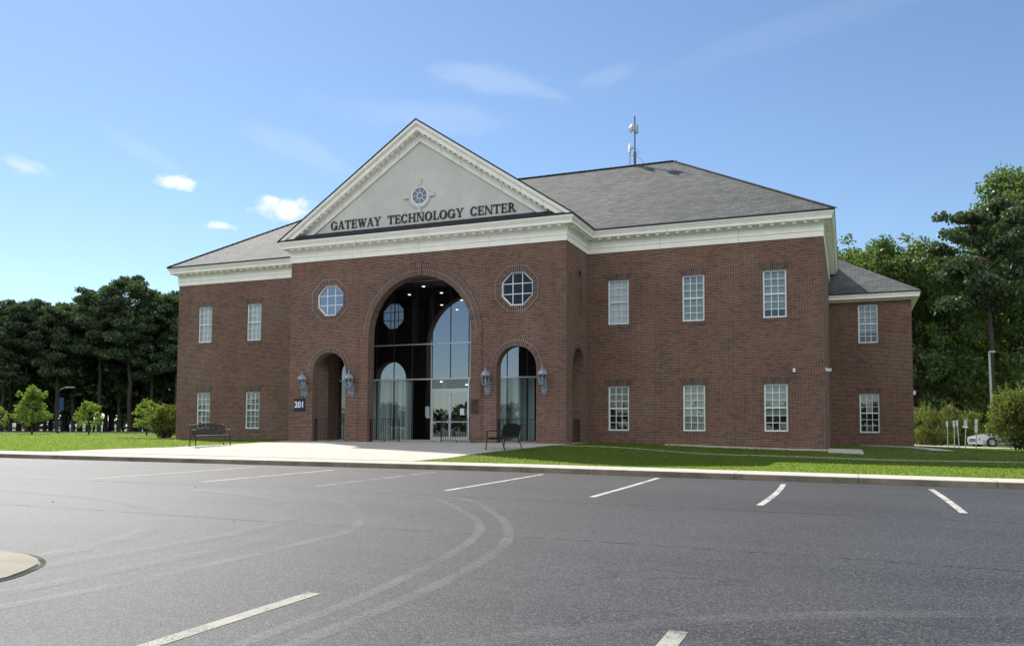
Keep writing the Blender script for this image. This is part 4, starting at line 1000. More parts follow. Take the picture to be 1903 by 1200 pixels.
# railings in the arches
def railing(p, q, label, h=1.05):
    p, q = Vector(p), Vector(q); L = (q - p).length
    t = thing('railing', label, 'railing', p, math.atan2((q - p).y, (q - p).x), 'black steel railings in the portico arches')
    for b_ in ((0, L, -.02, .02, h - .025, h), (0, L, -.012, .012, .09, .115)): mb = MB(); mb.box(*b_); mb.build('rail', 'black_metal', t)
    for x in (.02, L - .02): mb = MB(); mb.box(x - .02, x + .02, -.02, .02, 0, h - .025); mb.build('post', 'black_metal', t)
    if L > 1.2: mb = MB(); mb.box(L / 2 - .015, L / 2 + .015, -.015, .015, 0, .09); mb.build('post', 'black_metal', t)
    n = max(2, int(L / .115))
    for k in range(1, n): x = L * k / n; mb = MB(); mb.box(x - .008, x + .008, -.008, .008, .115, h - .025); mb.build('baluster', 'black_metal', t)
yr = PY + .24
railing((-SX - SA, yr, .055), (-SX + SA, yr, .055), 'black steel railing across the foot of the left side arch')
railing((-BA, yr, .055), (-1.05, yr, .055), 'short black steel railing at the left jamb of the big arch')
railing((1.05, yr, .055), (BA, yr, .055), 'short black steel railing at the right jamb of the big arch')
railing((SX - SA, yr, .055), (SX + SA, yr, .055), 'black steel railing across the right side arch behind the bench')
railing((PA - .2, -2.2, .05), (PA - .2, -.6, .05), 'black steel railing in the arch on the right flank of the portico')

# benches
def bench(label):
    t = thing('park_bench', label, 'bench', group='black slatted steel benches')
    L, D = 1.40, .62; hx = L / 2
    # x along the bench, -y towards the sitter's knees
    crest = lambda x: .84 + .085 * math.cos(min(1, abs(x) / (hx * .92)) * math.pi / 2) - (.0 if abs(x) < hx * .9 else .0)
    backy = lambda z: .20 + (z - .43) * .26
    mb = MB(); n = 26
    for k in range(n):
        x = -hx + .07 + (L - .14) * k / (n - 1); mb.bar((x, backy(.46), .46), (x, backy(crest(x)), crest(x)), .038, .010, upv=(0, 1, .2))
    mb.tube([(x, backy(crest(x)), crest(x)) for x in [-hx + L * i / 16 for i in range(17)]], .019, 8); mb.tube([(-hx + .03, backy(.47), .47), (hx - .03, backy(.47), .47)], .013, 6)
    mb.tube([(-.32, backy(.82), .80), (.32, backy(.82), .80)], .012, 6); mb.build('backrest', 'black_metal', t)
    mb = MB()
    for k in range(n):
        x = -hx + .07 + (L - .14) * k / (n - 1)
        pts = [(x, .20, .445), (x, .05, .425), (x, -.15, .43), (x, -.27, .435), (x, -.315, .415), (x, -.325, .38)]
        for a, b in zip(pts, pts[1:]): mb.bar(a, b, .040, .010)
    mb.tube([(-hx, -.325, .375), (hx, -.325, .375)], .015, 8); mb.tube([(-hx, .20, .42), (hx, .20, .42)], .015, 8); mb.tube([(-hx, -.06, .405), (hx, -.06, .405)], .014, 6); mb.build('seat', 'black_metal', t)
    for s in (1, -1):
        mb = MB(); mb.tube([(s * hx, -.40, 0), (s * hx, -.37, .2), (s * hx, -.34, .40), (s * hx, -.35, .60), (s * hx, -.33, .645)], .021, 8); mb.lathe([(0, 0), (.035, 0), (.035, .012), (.02, .02)], (s * hx, -.40, 0), 10); mb.build('leg', 'black_metal', t, True)
        mb = MB(); mb.tube([(s * hx, .36, 0), (s * hx, .28, .22), (s * hx, .20, .42), (s * hx, backy(.7), .7), (s * hx, backy(.86) + .01, .86), (s * hx, backy(.88) + .05, .885)], .021, 8); mb.lathe([(0, 0), (.035, 0), (.035, .012), (.02, .02)], (s * hx, .36, 0), 10); mb.build('leg', 'black_metal', t, True)
        mb = MB(); mb.tube([(s * hx, backy(.66), .655), (s * hx, .0, .66), (s * hx, -.33, .65), (s * hx, -.37, .625), (s * hx, -.36, .60)], .022, 8); mb.build('armrest', 'black_metal', t, True)
    return t
b0 = bench('black steel slat bench in the sun on the left edge of the plaza')
cx, cy = -6.56, -8.75; b0.location = (cx, cy, ground_z(cx, cy) + .02); b0.rotation_euler = (R(-1.5), R(-1), math.atan2(1.22, .66))
cx, cy = 6.32, -8.1; b1 = dup(b0, (cx, cy, ground_z(cx, cy) + .02), R(-94), 'black steel slat bench in shade by the right side arch, seen from its end')

# antenna mast
AN = thing('antenna_mast', 'thin steel mast with two pale dishes standing on the main roof ridge', 'antenna', (7.35, RY, RZ))
mb = MB(); mb.tube([(0, 0, -.3), (0, 0, .75)], .075, 10); mb.tube([(0, 0, .74), (0, 0, 2.72)], .038, 8); mb.build('mast', plain('dark galvanised mast', (.10, .115, .15), .5, .4), AN)
for z, fl, wd in ((2.02, -1, .25), (.98, 1, .25)):
    mb = MB(); mb.lathe([(0, -.17 if fl < 0 else -.01), (wd * .45, -.10 if fl < 0 else -.005), (wd, 0), (wd * .98, .02), (.05, .05 if fl < 0 else .18), (0, .055 if fl < 0 else .19)], (0, 0, 0), 18, axis='x')
    d = mb.build('dish', 'dish', AN, True); d.location = (-.17 if fl < 0 else -.30, -.1, z); d.rotation_euler = (0, 0, R(27 if fl > 0 else 20))
    mb = MB(); mb.box(.02, .24, -.05, .05, -.05, .05); mb.box(.06, .17, -.07, .07, -.13 if fl < 0 else -.08, .15 if fl < 0 else .08); mb.build('mount', 'galv', d)
mb = MB()
for z in (.12, .2, .3, .38, .52, .64, .74): mb.box(-.32, -.25, -.02, .02, z, z + .04)
mb.box(-.26, -.235, -.012, .012, .0, 1.0); mb.box(-.24, 0, -.012, .012, .55, .58); mb.box(.03, .16, -.1, .1, 1.78, 2.22); mb.build('yagi_aerial', 'galv', AN)
mb = MB(); mb.tube([(.05, 0, .9), (.18, 0, .86), (.2, 0, .72), (.1, 0, .55), (.3, 0, .35), (.5, .1, .1)], .009, 6); mb.build('cable', 'black_metal', AN)

# cameras and lamp on the walls
def wall_camera(label, loc, rz=0):
    t = thing('security_camera', label, 'camera', loc, rz)
    mb = MB(); mb.lathe([(0, -.02), (.05, -.02), (.05, .0)], (0, 0, 0), 12, axis='y'); mb.tube([(0, -.01, 0), (0, -.09, .0), (0, -.11, -.03)], .014, 6); mb.build('bracket', 'paper', t)
    mb = MB(); mb.box(-.045, .045, -.24, -.03, -.12, -.03); mb.box(-.055, .055, -.26, -.02, -.03, -.015); mb.build('camera_body', 'paper', t)
    return t
wall_camera('small white camera on the brick above the last ground floor window', (15.78, 0, 3.17)); wall_camera('small white camera at the corner of the main block', (HW, .45, 3.22), R(90))
t = thing('wall_light', 'small white floodlight on the far right flank of the setback wing', 'wall light', (SX2, 12.0, 2.65), R(90))
mb = MB(); mb.box(-.09, .09, -.2, 0, -.1, .1); mb.build('housing', 'paper', t); mb = MB(); mb.box(-.07, .07, -.205, -.201, -.085, .05); mb.build('lens', 'glass_lamp', t)

# ------------------------------------------------------------------ planting
def leaf_quads(rng, cen, size, flat=0.0):
    """one diamond leaf spray per centre, random facing; returns verts (n*4,3)"""
    n = len(cen); nr = rng.normal(size=(n, 3)); nr[:, 2] = nr[:, 2] * (1 - flat) + flat * 1.6; nr /= np.linalg.norm(nr, axis=1)[:, None]
    a = rng.normal(size=(n, 3)); u = np.cross(nr, a); u /= np.linalg.norm(u, axis=1)[:, None]; v = np.cross(nr, u)
    s = size * rng.uniform(.55, 1.35, (n, 1)); e = .62
    q = np.stack([cen - u * s, cen - v * s * e + nr * s * .15, cen + u * s, cen + v * s * e + nr * s * .1], 1)
    return q.reshape(-1, 3)
def quads_obj(name, V, mtl, parent=None):
    n = len(V) // 4; me = bpy.data.meshes.new(name); me.vertices.add(len(V)); me.vertices.foreach_set('co', V.astype(np.float32).ravel())
    me.loops.add(n * 4); me.loops.foreach_set('vertex_index', np.arange(n * 4, dtype=np.int32)); me.polygons.add(n)
    me.polygons.foreach_set('loop_start', np.arange(0, n * 4, 4, dtype=np.int32)); me.polygons.foreach_set('loop_total', np.full(n, 4, dtype=np.int32))
    me.materials.append(M[mtl]); me.update(calc_edges=True); me.validate()
    o = bpy.data.objects.new(name, me); COL.objects.link(o)
    if parent: o.parent = parent
    return o
def clumps(rng, C0, rad, per, squash=.7):
    """points in soft-shelled ellipsoids"""
    out = []
    for c, r in zip(C0, rad):
        k = max(4, int(per * r * r)); d = rng.normal(size=(k, 3)); d /= np.linalg.norm(d, axis=1)[:, None]
        rr = r * rng.uniform(0, 1, (k, 1)) ** .45; p = d * rr; p[:, 2] *= squash; out.append(p + c)
    return np.concatenate(out)
def wood(mb, p, q, r0, r1, rng, n=4, wob=.06):
    p, q = Vector(p), Vector(q); L = (q - p).length; pts = []; rs = []
    for i in range(n + 1):
        t = i / n; j = Vector(rng.normal(size=3)) * L * wob * (math.sin(math.pi * t)); pts.append(p.lerp(q, t) + j); rs.append(r0 + (r1 - r0) * t)
    mb.tube(pts, rs, 7, cap=False); return pts
def pine(seed, H, crown_from, spread, label, group, dens=185, lean=.02):
    rng = np.random.default_rng(seed); t = thing('pine_tree', label, 'tree', group=group)
    mb = MB(); tr = wood(mb, (0, 0, -.3), (rng.normal() * lean * H, rng.normal() * lean * H, H * .97), .015 * H, .03, rng, 9, .0035)
    def axis(z):
        i = min(8, max(0, int(z / H * 9))); return tr[i].lerp(tr[i + 1], min(1, max(0, z / H * 9 - i)))
    cs, rs = [], []; nl = int(26 + 8 * rng.random())
    for k in range(nl):
        f = k / (nl - 1); h = crown_from + (.99 - crown_from) * f ** .85 + rng.normal() * .012; a = k * 2.4 + rng.normal() * .5
        env = spread * (math.sin(math.pi * (.18 + .74 * f)) ** .7) * (.65 + .5 * rng.random()); base = axis(h * H)
        if rng.random() < .08: env *= 1.35
        tip = base + Vector((math.cos(a) * env, math.sin(a) * env, env * (.05 + .35 * f) + rng.normal() * .2))
        wood(mb, base, tip, .007 * H * (1.1 - f), .02, rng, 3, .08)
        for m in range(3):
            u = (.55, .8, 1.02)[m] + rng.normal() * .06; c = base.lerp(tip, u) + Vector((rng.normal() * .3, rng.normal() * .3, .18 + rng.random() * .35))
            cs.append(c); rs.append((.75 + .55 * rng.random()) * (1.1 - .3 * f))
    top = axis(H * .98); cs.append(top + Vector((0, 0, .2))); rs.append(.9)
    mb.build('trunk', 'bark', t, True)
    P = clumps(rng, np.array(cs), rs, dens, .55); quads_obj('crown', leaf_quads(rng, P, .17, .25), 'pine', t); return t
def broadleaf(seed, H, W, base, label, group, mtl='oak', n_cl=110, dens=70, leaf=.20, shape=0.0, cat='tree', trunk=True, name='broadleaf_tree', holes=0.25, cr=1.0):
    rng = np.random.default_rng(seed); t = thing(name, label, cat, group=group); mb = MB()
    wood(mb, (0, 0, -.3), (rng.normal() * .03 * H, rng.normal() * .03 * H, H * .86), .016 * H + .03, .02, rng, 6, .02)
    cs, rs = [], []
    lobes = [(rng.uniform(0, 6.28), rng.uniform(.1, 1.0), rng.uniform(-1.0, 1.6)) for _ in range(13)]
    for k in range(n_cl):
        f = rng.random() ** .9; a = rng.uniform(0, 6.28); z = base * H + (1 - base) * H * f
        prof = (math.sin(math.pi * min(1, .12 + .86 * f ** (.75 + shape))) ** .6) if shape < .5 else (1.02 - f) ** .75 * min(1, .45 + f * 4)
        lb = 1 + (.09 if shape > .5 else .24) * sum(math.cos(a - la) * math.exp(-((f - lf) / .16) ** 2) * lw for la, lf, lw in lobes) / 1.5
        rr = W * prof * lb * (.35 + .65 * rng.random() ** .45); c = np.array([math.cos(a) * rr, math.sin(a) * rr, z + rng.normal() * .02 * H]); cs.append(c); rs.append((.055 * H + .25) * rng.uniform(.55, 1.15) * cr)
        if k % 5 == 0: wood(mb, (0, 0, max(.1 * H, z - .22 * H)), tuple(c), .006 * H, .012, rng, 3, .07)
    for k in range(14):                              # leading shoots give the crown a ragged outline
        a = rng.uniform(0, 6.28); rr = W * .75 * rng.random() ** .6; zt = H * (.80 + .24 * (1 - rr / W) * rng.random())
        for m in range(3): cs.append(np.array([math.cos(a) * rr, math.sin(a) * rr, zt + m * .034 * H])); rs.append((.030 * H + .12) * (1.15 - .3 * m) * cr)
    mb.build('trunk', 'bark', t, True)
    P = clumps(rng, cs, rs, dens, .8); quads_obj('crown', leaf_quads(rng, P, leaf, .2), mtl, t); return t
def shrub(seed, H, W, D, label, group=None):
    rng = np.random.default_rng(seed); t = thing('shrub', label, 'shrub', group=group); mb = MB(); cs, rs, sp = [], [], []
    for k in range(70):
        a = rng.uniform(0, 6.28); f = rng.random(); rr = math.sin(math.pi * (.12 + .70 * f)) ** .8 * (.45 + .55 * rng.random() ** .5)
        c = np.array([math.cos(a) * rr * W, math.sin(a) * rr * D, .12 * H + f * H * .76]); cs.append(c); rs.append(.19 * H * rng.uniform(.6, 1.1) * .8)
        if k % 3 == 0: wood(mb, (rng.normal() * .15, rng.normal() * .15, -.1), tuple(c), .03, .008, rng, 3, .08)
        if f > .45:                                  # upright leafy shoots
            for _ in range(3):
                b = c + rng.normal(size=3) * np.array([.25, .25, .1]); ln = H * rng.uniform(.10, .24); d = np.array([rng.normal() * .25, rng.normal() * .25, 1.0])
                sp.append(b + d * ln * np.linspace(.1, 1, 14)[:, None] + rng.normal(size=(14, 3)) * .035)
    mb.build('stems', 'bark', t, True)
    P = np.concatenate([clumps(rng, cs, rs, 800, .9)] + sp); quads_obj('foliage', leaf_quads(rng, P, .065, .1), 'shrub', t); return t
PG, RG = 'tall pines across the lawn on the left', 'trees of the wood behind the right wing'
PL = ['flat topped', 'broad crowned', 'slender', 'ragged', 'round headed', 'dense']
pines = [pine(11, 18.5, .42, 3.6, '', PG), pine(12, 19.5, .50, 3.9, '', PG), pine(13, 17.5, .38, 3.3, '', PG), pine(14, 19, .55, 4.2, '', PG), pine(15, 17.0, .45, 3.0, '', PG)]
# photo column of the trunk, depth, height factor, kind
ROW = [(-42, 98, .98, 0), (2, 96, .90, 2), (22, 101, .95, 1), (52, 98, .95, 3), (86, 103, 1.03, 0), (108, 97, .98, 4), (139, 100, 1.02, 2), (152, 106, 1.04, 1), (186, 98, 1.00, 3), (200, 104, 1.02, 0), (224, 101, 1.03, 4), (243, 97, 1.06, 1), (262, 103, 1.02, 2), (283, 99, .97, 0), (305, 102, 1.0, 3), (330, 98, 1.06, 4), (352, 104, 1.0, 1), (378, 101, 1.0, 0)]
BACK = [(-20, 116, 1.0, 1), (15, 120, 1.05, 3), (40, 114, 1.05, 0), (70, 118, 1.12, 2), (98, 121, 1.1, 1), (125, 115, 1.05, 4), (168, 118, 1.12, 0), (212, 120, 1.12, 3), (252, 116, 1.12, 2), (276, 121, 1.14, 1), (296, 115, 1.08, 4), (318, 119, 1.15, 0), (345, 117, 1.1, 3)]
ORD = ['first', 'second', 'third', 'fourth', 'fifth', 'sixth', 'seventh', 'eighth', 'ninth', 'tenth', 'eleventh', 'twelfth', 'thirteenth', 'fourteenth', 'fifteenth', 'sixteenth', 'seventeenth', 'eighteenth', 'nineteenth', 'twentieth', 'twenty first', 'twenty second', 'twenty third']
used = set()
for row, nm in ((ROW, 'front row'), (BACK, 'rear row')):
    for i, (px, D, s, k) in enumerate(row):
        s *= .83 + .04 * min(1, max(0, px / 230)); x, y = at(px, D); lb = 'tall dark pine, %s from the left in the %s of pines' % (ORD[i], nm); z = ground_z(x, y); rz = RNG.uniform(0, 6.28)
        if k not in used: used.add(k); o = pines[k]; o.location = (x, y, z); o.rotation_euler = (0, 0, rz); o['label'] = lb; o.scale = (s,) * 3
        else: dup(pines[k], (x, y, z), rz, lb, s)
# dark understorey trees between the pines
UG = 'low dark broadleaf trees under the pines'
und = [broadleaf(31, 9, 3.2, .24, '', UG, 'oak_dark', 90, 70, .20), broadleaf(32, 6.5, 3.4, .30, '', UG, 'oak_dark', 80, 70, .19)]
for i, (px, D, s, k) in enumerate([(-12, 108, 1.0, 0), (34, 112, 1.1, 1), (66, 106, .9, 0), (96, 113, 1.15, 0), (131, 110, .9, 1), (176, 108, .95, 1), (206, 112, 1.15, 0), (232, 107, 1.0, 1), (256, 112, 1.2, 0), (290, 107, 1.1, 0), (322, 108, 1.25, 0), (312, 104, 1.0, 1), (8, 103, 1.0, 0), (74, 102, .95, 1), (118, 104, 1.1, 0), (164, 102, 1.0, 0), (196, 106, 1.15, 1), (246, 103, 1.1, 0), (58, 110, 1.35, 0), (150, 110, 1.35, 0), (272, 104, 1.2, 0), (222, 104, 1.2, 1)]):
    x, y = at(px, D); lb = 'low dark broadleaf tree under the pines, %s from the left' % ORD[i]
    if i in (0, 1): o = und[k]; o.location = (x, y, ground_z(x, y)); o.scale = (s * 1.18,) * 3; o['label'] = lb
    else: dup(und[k], (x, y, ground_z(x, y)), RNG.uniform(0, 6.28), lb, s * 1.18)
# far woodland, one mass, on both sides and behind the photographer (seen only in the glass)
rng = np.random.default_rng(5); cs, rs = [], []
def far_band(p, q, n, h, jit=8):
    for _ in range(n):
        t = rng.random(); x = p[0] + (q[0] - p[0]) * t + rng.normal() * jit; y = p[1] + (q[1] - p[1]) * t + rng.normal() * jit
        hh = h * (.82 + .18 * math.sin(x * .31) * math.cos(y * .23)); z = rng.random() ** .8 * hh; cs.append((x, y, z)); rs.append(rng.uniform(1.6, 3.2))
far_band(at(-260, 205), at(520, 235), 620, 22); far_band(at(1480, 120), at(2500, 110), 560, 19); far_band(at(520, 235), at(1480, 150), 260, 18)
P0 = clumps(rng, np.array(cs), rs, 7.0, .8); cs, rs = [], []
far_band((-330, -235), (330, -215), 900, 10.5, 5); far_band((-330, -235), (-300, 10), 300, 10, 5); far_band((330, -215), (260, 60), 300, 10, 5)
P = clumps(rng, np.array(cs), rs, 9.0, .8); tag(quads_obj('woodland', np.concatenate([leaf_quads(rng, P0, .75), leaf_quads(rng, P, .8)]), 'oak_dark'), 'dense dark woodland closing the view far behind the pines and the building', 'woodland', None, 'stuff')
# wood on the right
rt_tr = [broadleaf(41, 16.5, 4.6, .04, 'tall leafy tree just right of the setback wing roof', RG, 'oak', 165, 150, .135, cr=.86), broadleaf(42, 19, 4.8, .10, '', RG, 'oak', 165, 150, .135, cr=.86), broadleaf(43, 15, 4.4, .02, '', RG, 'oak', 150, 150, .135, cr=.86)]
RT = [(1575, 82, 1.16, 0, 'broadleaf tree showing its top above the setback wing roof'), (1640, 79, 1.26, 2, 'leafy tree over the middle of the setback wing roof'), (1700, 77, 1.12, 0, 'leafy tree rising right beside the eave of the setback wing'), (1752, 80, 1.2, 2, 'broadleaf tree left of the big pine trunk'),
      (1800, 88, .95, 1, 'broadleaf tree behind the big pine trunk'), (1893, 74, 1.27, 1, 'tallest broadleaf tree at the right edge of the photo'), (1878, 77, 1.16, 1, 'tall leafy tree crowding the right side of the big pine'), (1935, 84, 1.05, 0, 'broadleaf tree cut off by the right edge'), (1870, 92, .85, 2, 'shorter broadleaf tree behind the lamp post'), (1725, 92, .95, 1, 'broadleaf tree deep behind the left shrub'), (1605, 96, 1.0, 1, 'broadleaf tree deep behind the setback wing roof'), (1985, 76, 1.1, 2, 'broadleaf tree beyond the right edge of the lawn')]
used = set()
for px, D, s, k, lb in RT:
    x, y = at(px, D); z = ground_z(x, y)
    if k not in used: used.add(k); o = rt_tr[k]; o.location = (x, y, z); o.scale = (s,) * 3; o['label'] = lb
    else: dup(rt_tr[k], (x, y, z), RNG.uniform(0, 6.28), lb, s)
x, y = at(1842, 68); p = pine(51, 19.6, .60, 3.9, 'big pine with long bare trunk standing behind the lamp post', RG, 230, .012); p.location = (x, y, ground_z(x, y)); p.rotation_euler = (0, 0, 1.0)
for px, D, W_, H_, lb, sd in [(1733, 63, 2.05, 3.1, 'wide yellow green shrub beside the corner of the setback wing', 61), (1785, 65, 1.7, 2.75, 'rounded shrub behind the leaning sign posts', 62), (1893, 50, 1.75, 3.75, 'tall shrub at the right edge overhanging the silver car', 63), (1942, 49, 1.7, 3.5, 'shrub cut off by the right edge', 65), (311, 50.5, .95, 2.05, 'dense shrub against the left corner of the brick building', 64)]:
    x, y = at(px, D); s = shrub(sd, H_, W_, W_ * .85, lb); s.location = (x, y, ground_z(x, y) - .05)
# young lawn trees
YG = 'young trees planted on the left lawn'
for px, D, H_, W_, sh, lb, sd in [(62, 75, 4.25, 1.6, 1.0, 'young pyramidal yellow green tree on the lawn, the tallest of the young trees', 71), (168, 74, 2.8, 1.1, .1, 'small round young tree on the lawn left of the lamp shadowed pines', 72), (276, 69, 2.8, 1.1, .1, 'small round young tree nearest the brick building', 73), (-9, 76, 2.6, 1.2, .1, 'young tree cut off by the left edge', 74)]:
    x, y = at(px, D); t = broadleaf(sd, H_, W_, .24, lb, YG, 'young', 95 if sh > .5 else 60, 300, .10, sh, cr=.86 if sh > .5 else .76); t.location = (x, y, ground_z(x, y))
# grass blades along the near lawn
rng = np.random.default_rng(9); pts = []
MOW_T = [(p[0], p[1]) for p in MOW]
def sow(n, x0, x1, y0, y1, pw):
    for x, y in zip(rng.uniform(x0, x1, n), y0 + (y1 - y0) * rng.random(n) ** pw):
        l, r = plaza_x(y)
        if (x > r + .02 or x < l - .02 or y > .3) and not (-HW < x < HW and y > -.05) and not (-PA < x < PA and y > PY) and abs(y - lerp_tab(x, MOW_T, False)) > .15: pts.append((x, y, ground_z(x, y)))
sow(140000, 4.5, 31, -12.02, 0, 1.25); sow(85000, -34, -5, -12.02, 4, 1.3); sow(20000, 17, 34, 0, 24, 1.0); sow(60000, -62, -17, -12, 26, 1.0)
pts = np.array(pts); n = len(pts); a = rng.uniform(0, 6.28, n); far = np.clip(np.hypot(pts[:, 0] - CAM.x, pts[:, 1] - CAM.y) / 28, 1, 2.2)[:, None]; h = rng.uniform(.022, .042, n); wd = .010 * far
u = np.stack([np.cos(a), np.sin(a), np.zeros(n)], 1) * wd; ln = rng.normal(size=(n, 3)) * .02; ln[:, 2] = 0; upv = np.stack([np.zeros(n), np.zeros(n), h], 1)
V = np.stack([pts - u, pts + u, pts + u * .3 + upv + ln, pts - u * .3 + upv + ln], 1).reshape(-1, 3)
tag(quads_obj('grass', V, 'grass_blade'), 'short mown grass blades along the walk', 'grass', None, 'stuff')
# dry leaves gathered at the kerb and scattered on the lot
pts = []
for _ in range(120):
    x = rng.normal() * 2.2 + 7.2; y = KY - abs(rng.normal()) * .28 - .03; pts.append((x, y, lot_z(x, y) + .012))
for _ in range(45): x, y = rng.uniform(-2, 24), rng.uniform(-31, -13.5); pts.append((x, y, lot_z(x, y) + .012))
tag(quads_obj('leaf_litter', leaf_quads(rng, np.array(pts), .017, .93), 'leaf_dead'), 'dry leaves scattered on the asphalt and along the kerb', 'leaves', None, 'stuff')

# ------------------------------------------------------------------ cars, lamps, sign posts
PROF = {  # x from nose, half width, underside, belt, roof height (belt = no cabin), roof half width
    'sedan': [(0, .62, .30, .62, .62, .55), (.12, .80, .20, .70, .70, .72), (.7, .88, .18, .84, .84, .80), (1.45, .90, .18, .94, .95, .82), (2.15, .91, .18, .97, 1.38, .60), (2.75, .91, .18, .97, 1.46, .58), (3.45, .91, .18, .97, 1.42, .58), (4.15, .90, .20, 1.0, 1.02, .74), (4.65, .86, .24, .98, .98, .74), (4.78, .74, .34, .86, .86, .66)],
    'suv': [(0, .68, .34, .80, .80, .6), (.12, .86, .26, .92, .92, .76), (.8, .92, .24, 1.04, 1.04, .84), (1.25, .93, .24, 1.10, 1.11, .84), (1.85, .94, .24, 1.12, 1.66, .66), (2.6, .94, .24, 1.12, 1.74, .66), (3.9, .94, .24, 1.12, 1.70, .66), (4.45, .93, .26, 1.12, 1.16, .74), (4.6, .86, .34, 1.0, 1.0, .74)],
    'pickup': [(0, .70, .42, .90, .90, .7), (.12, .90, .34, 1.04, 1.04, .84), (.9, .97, .32, 1.16, 1.16, .9), (1.45, .98, .32, 1.20, 1.22, .9), (2.0, .98, .32, 1.22, 1.82, .70), (2.9, .98, .32, 1.22, 1.88, .70), (3.75, .98, .32, 1.22, 1.78, .70), (3.85, .98, .32, 1.22, 1.23, .9), (5.5, .98, .36, 1.20, 1.21, .9), (5.6, .94, .42, 1.16, 1.16, .88)]}
def car(kind, paint, label, group=None):
    S = PROF[kind]; t = thing('pickup_truck' if kind == 'pickup' else 'parked_car', label, 'truck' if kind == 'pickup' else 'car', group=group)
    Lc = S[-1][0]; wr = .33 if kind == 'sedan' else .38
    axles = (.86, Lc - 1.02) if kind != 'pickup' else (1.0, Lc - 1.15)
    body, gl = MB(), MB()
    def sec(a):
        x, wd, zb, zt, zr, wr_ = a; x -= Lc / 2; mid = (zb + zt) / 2
        return [(x, -wd * .93, zb), (x, -wd, mid), (x, -wd * .97, zt), (x, -wr_, zr), (x, 0, zr + .03), (x, wr_, zr), (x, wd * .97, zt), (x, wd, mid), (x, wd * .93, zb)]
    R_ = [sec(a) for a in S]
    for i, (a, b) in enumerate(zip(R_, R_[1:])):
        cab = (S[i][4] - S[i][3] > .2) or (S[i + 1][4] - S[i + 1][3] > .2)
        screen = cab and not (S[i][4] - S[i][3] > .2 and S[i + 1][4] - S[i + 1][3] > .2)
        for k in range(8):
            q = [a[k], b[k], b[k + 1], a[k + 1]]; body.face(q)
            if cab and ((k in (2, 5)) or (screen and k in (3, 4))):
                c = sum((Vector(p) for p in q), Vector()) / 4; out = Vector((0, -1 if k < 4 else 1, .35)) if k in (2, 5) else Vector((-.6 if i < 4 else .6, 0, .8))
                gl.face([c + (Vector(p) - c) * (.86 if k in (2, 5) else .93) + out * .012 for p in q])
        body.face([a[0], a[8], b[8], b[0]])
    body.face(R_[0]); body.face(R_[-1][::-1])
    bo = body.build('body', paint, t, False, True)
    gl.build('car_window', 'car_glass', bo)
    for s in (-1, 1):
        mb = MB(); x = -Lc / 2 + .06; z = S[1][3] - .12; mb.prism([(x, s * .44, z), (x + .05, s * .74, z - .01), (x + .3, s * .84, z + .06), (x + .3, s * .84, z + .11), (x + .03, s * .70, z + .11), (x - .02, s * .46, z + .09)], (-.02, s * .025, .01)); mb.build('headlight', 'headlight', t)
        mb = MB(); x = Lc / 2 - .05; z = S[-2][3] - .18; mb.box(x - .05, x + .012, *sorted((s * .5, s * .80)), z, z + .13); mb.build('tail_light', 'taillight', t)
        for xa in axles:
            c = (xa - Lc / 2, s * .815, wr)
            mb = MB(); mb.lathe([(wr * .62, -.11), (wr * .95, -.11), (wr, -.06), (wr, .06), (wr * .95, .11), (wr * .62, .11)], c, 22, axis='y'); wl = mb.build('wheel', 'rubber', t, True)
            mb = MB(); yo = .115 * s
            for k in range(7):
                a = 2 * math.pi * k / 7; mb.bar((c[0] + .05 * math.cos(a), c[1] + yo * .8, c[2] + .05 * math.sin(a)), (c[0] + wr * .62 * math.cos(a), c[1] + yo * .9, c[2] + wr * .62 * math.sin(a)), .05, .03, upv=(0, 1, 0))
            mb.lathe([(wr * .58, -.02), (wr * .66, .0), (wr * .58, .02)], (c[0], c[1] + yo * .9, c[2]), 20, axis='y'); mb.lathe([(0, -.02), (.07, -.02), (.07, .02), (0, .02)], (c[0], c[1] + yo * .8, c[2]), 12, axis='y'); mb.build('rim', 'rim', wl)
            mb = MB(); mb.lathe([(wr * .99, -.03), (wr * 1.13, -.03), (wr * 1.13, .008), (wr * 1.05, .010), (wr * .99, -.03)], (c[0], s * .91, c[2]), 22, axis='y'); mb.build('wheel_arch', 'rubber', t)
    mb = MB(); x = -Lc / 2
    mb.box(x - .012, x + .04, -.46, .46, S[0][2] + .06, S[0][2] + .13); mb.box(x - .012, x + .03, -.36, .36, S[0][3] - .15, S[0][3] - .04); mb.build('grille', 'black_metal', t)
    return t
x, y = at(1866, 58.5)
c = car('sedan', 'paint_silver', 'silver saloon car with its front end showing beside the right shrub', None); c.location = (x, y, ground_z(x, y) + .03); c.rotation_euler = (0, 0, R(24))
CG = 'cars parked beyond the pines on the left'
protos = {}
LINE = [(14, 176, 'pickup', 'paint_white', 3, 'white pickup truck parked behind the pines at the far left'), (39, 180, 'suv', 'paint_white', 96, 'white car end on between two dark trunks'), (60, 176, 'sedan', 'paint_red', 185, 'maroon saloon car behind the tallest young tree'), (101, 178, 'sedan', 'paint_blue', 5, 'navy blue car parked behind the banner lamp post'), (94, 186, 'suv', 'paint_white', 92, 'white car half hidden behind the navy blue one'),
        (128, 178, 'suv', 'paint_black', 182, 'black car right of the banner lamp post'), (152, 175, 'suv', 'paint_white', 40, 'white estate car left of the small round tree'), (186, 182, 'sedan', 'paint_silver', 20, 'silver car behind the small round tree'), (198, 176, 'sedan', 'paint_white', 6, 'white saloon car right of the small round tree'), (216, 178, 'sedan', 'paint_blue', 184, 'dark blue car in the shade of the pines'), (262, 178, 'sedan', 'paint_grey', 5, 'grey car behind the young tree nearest the building'), (278, 180, 'suv', 'paint_grey', 186, 'dark grey car nearest the brick building')]
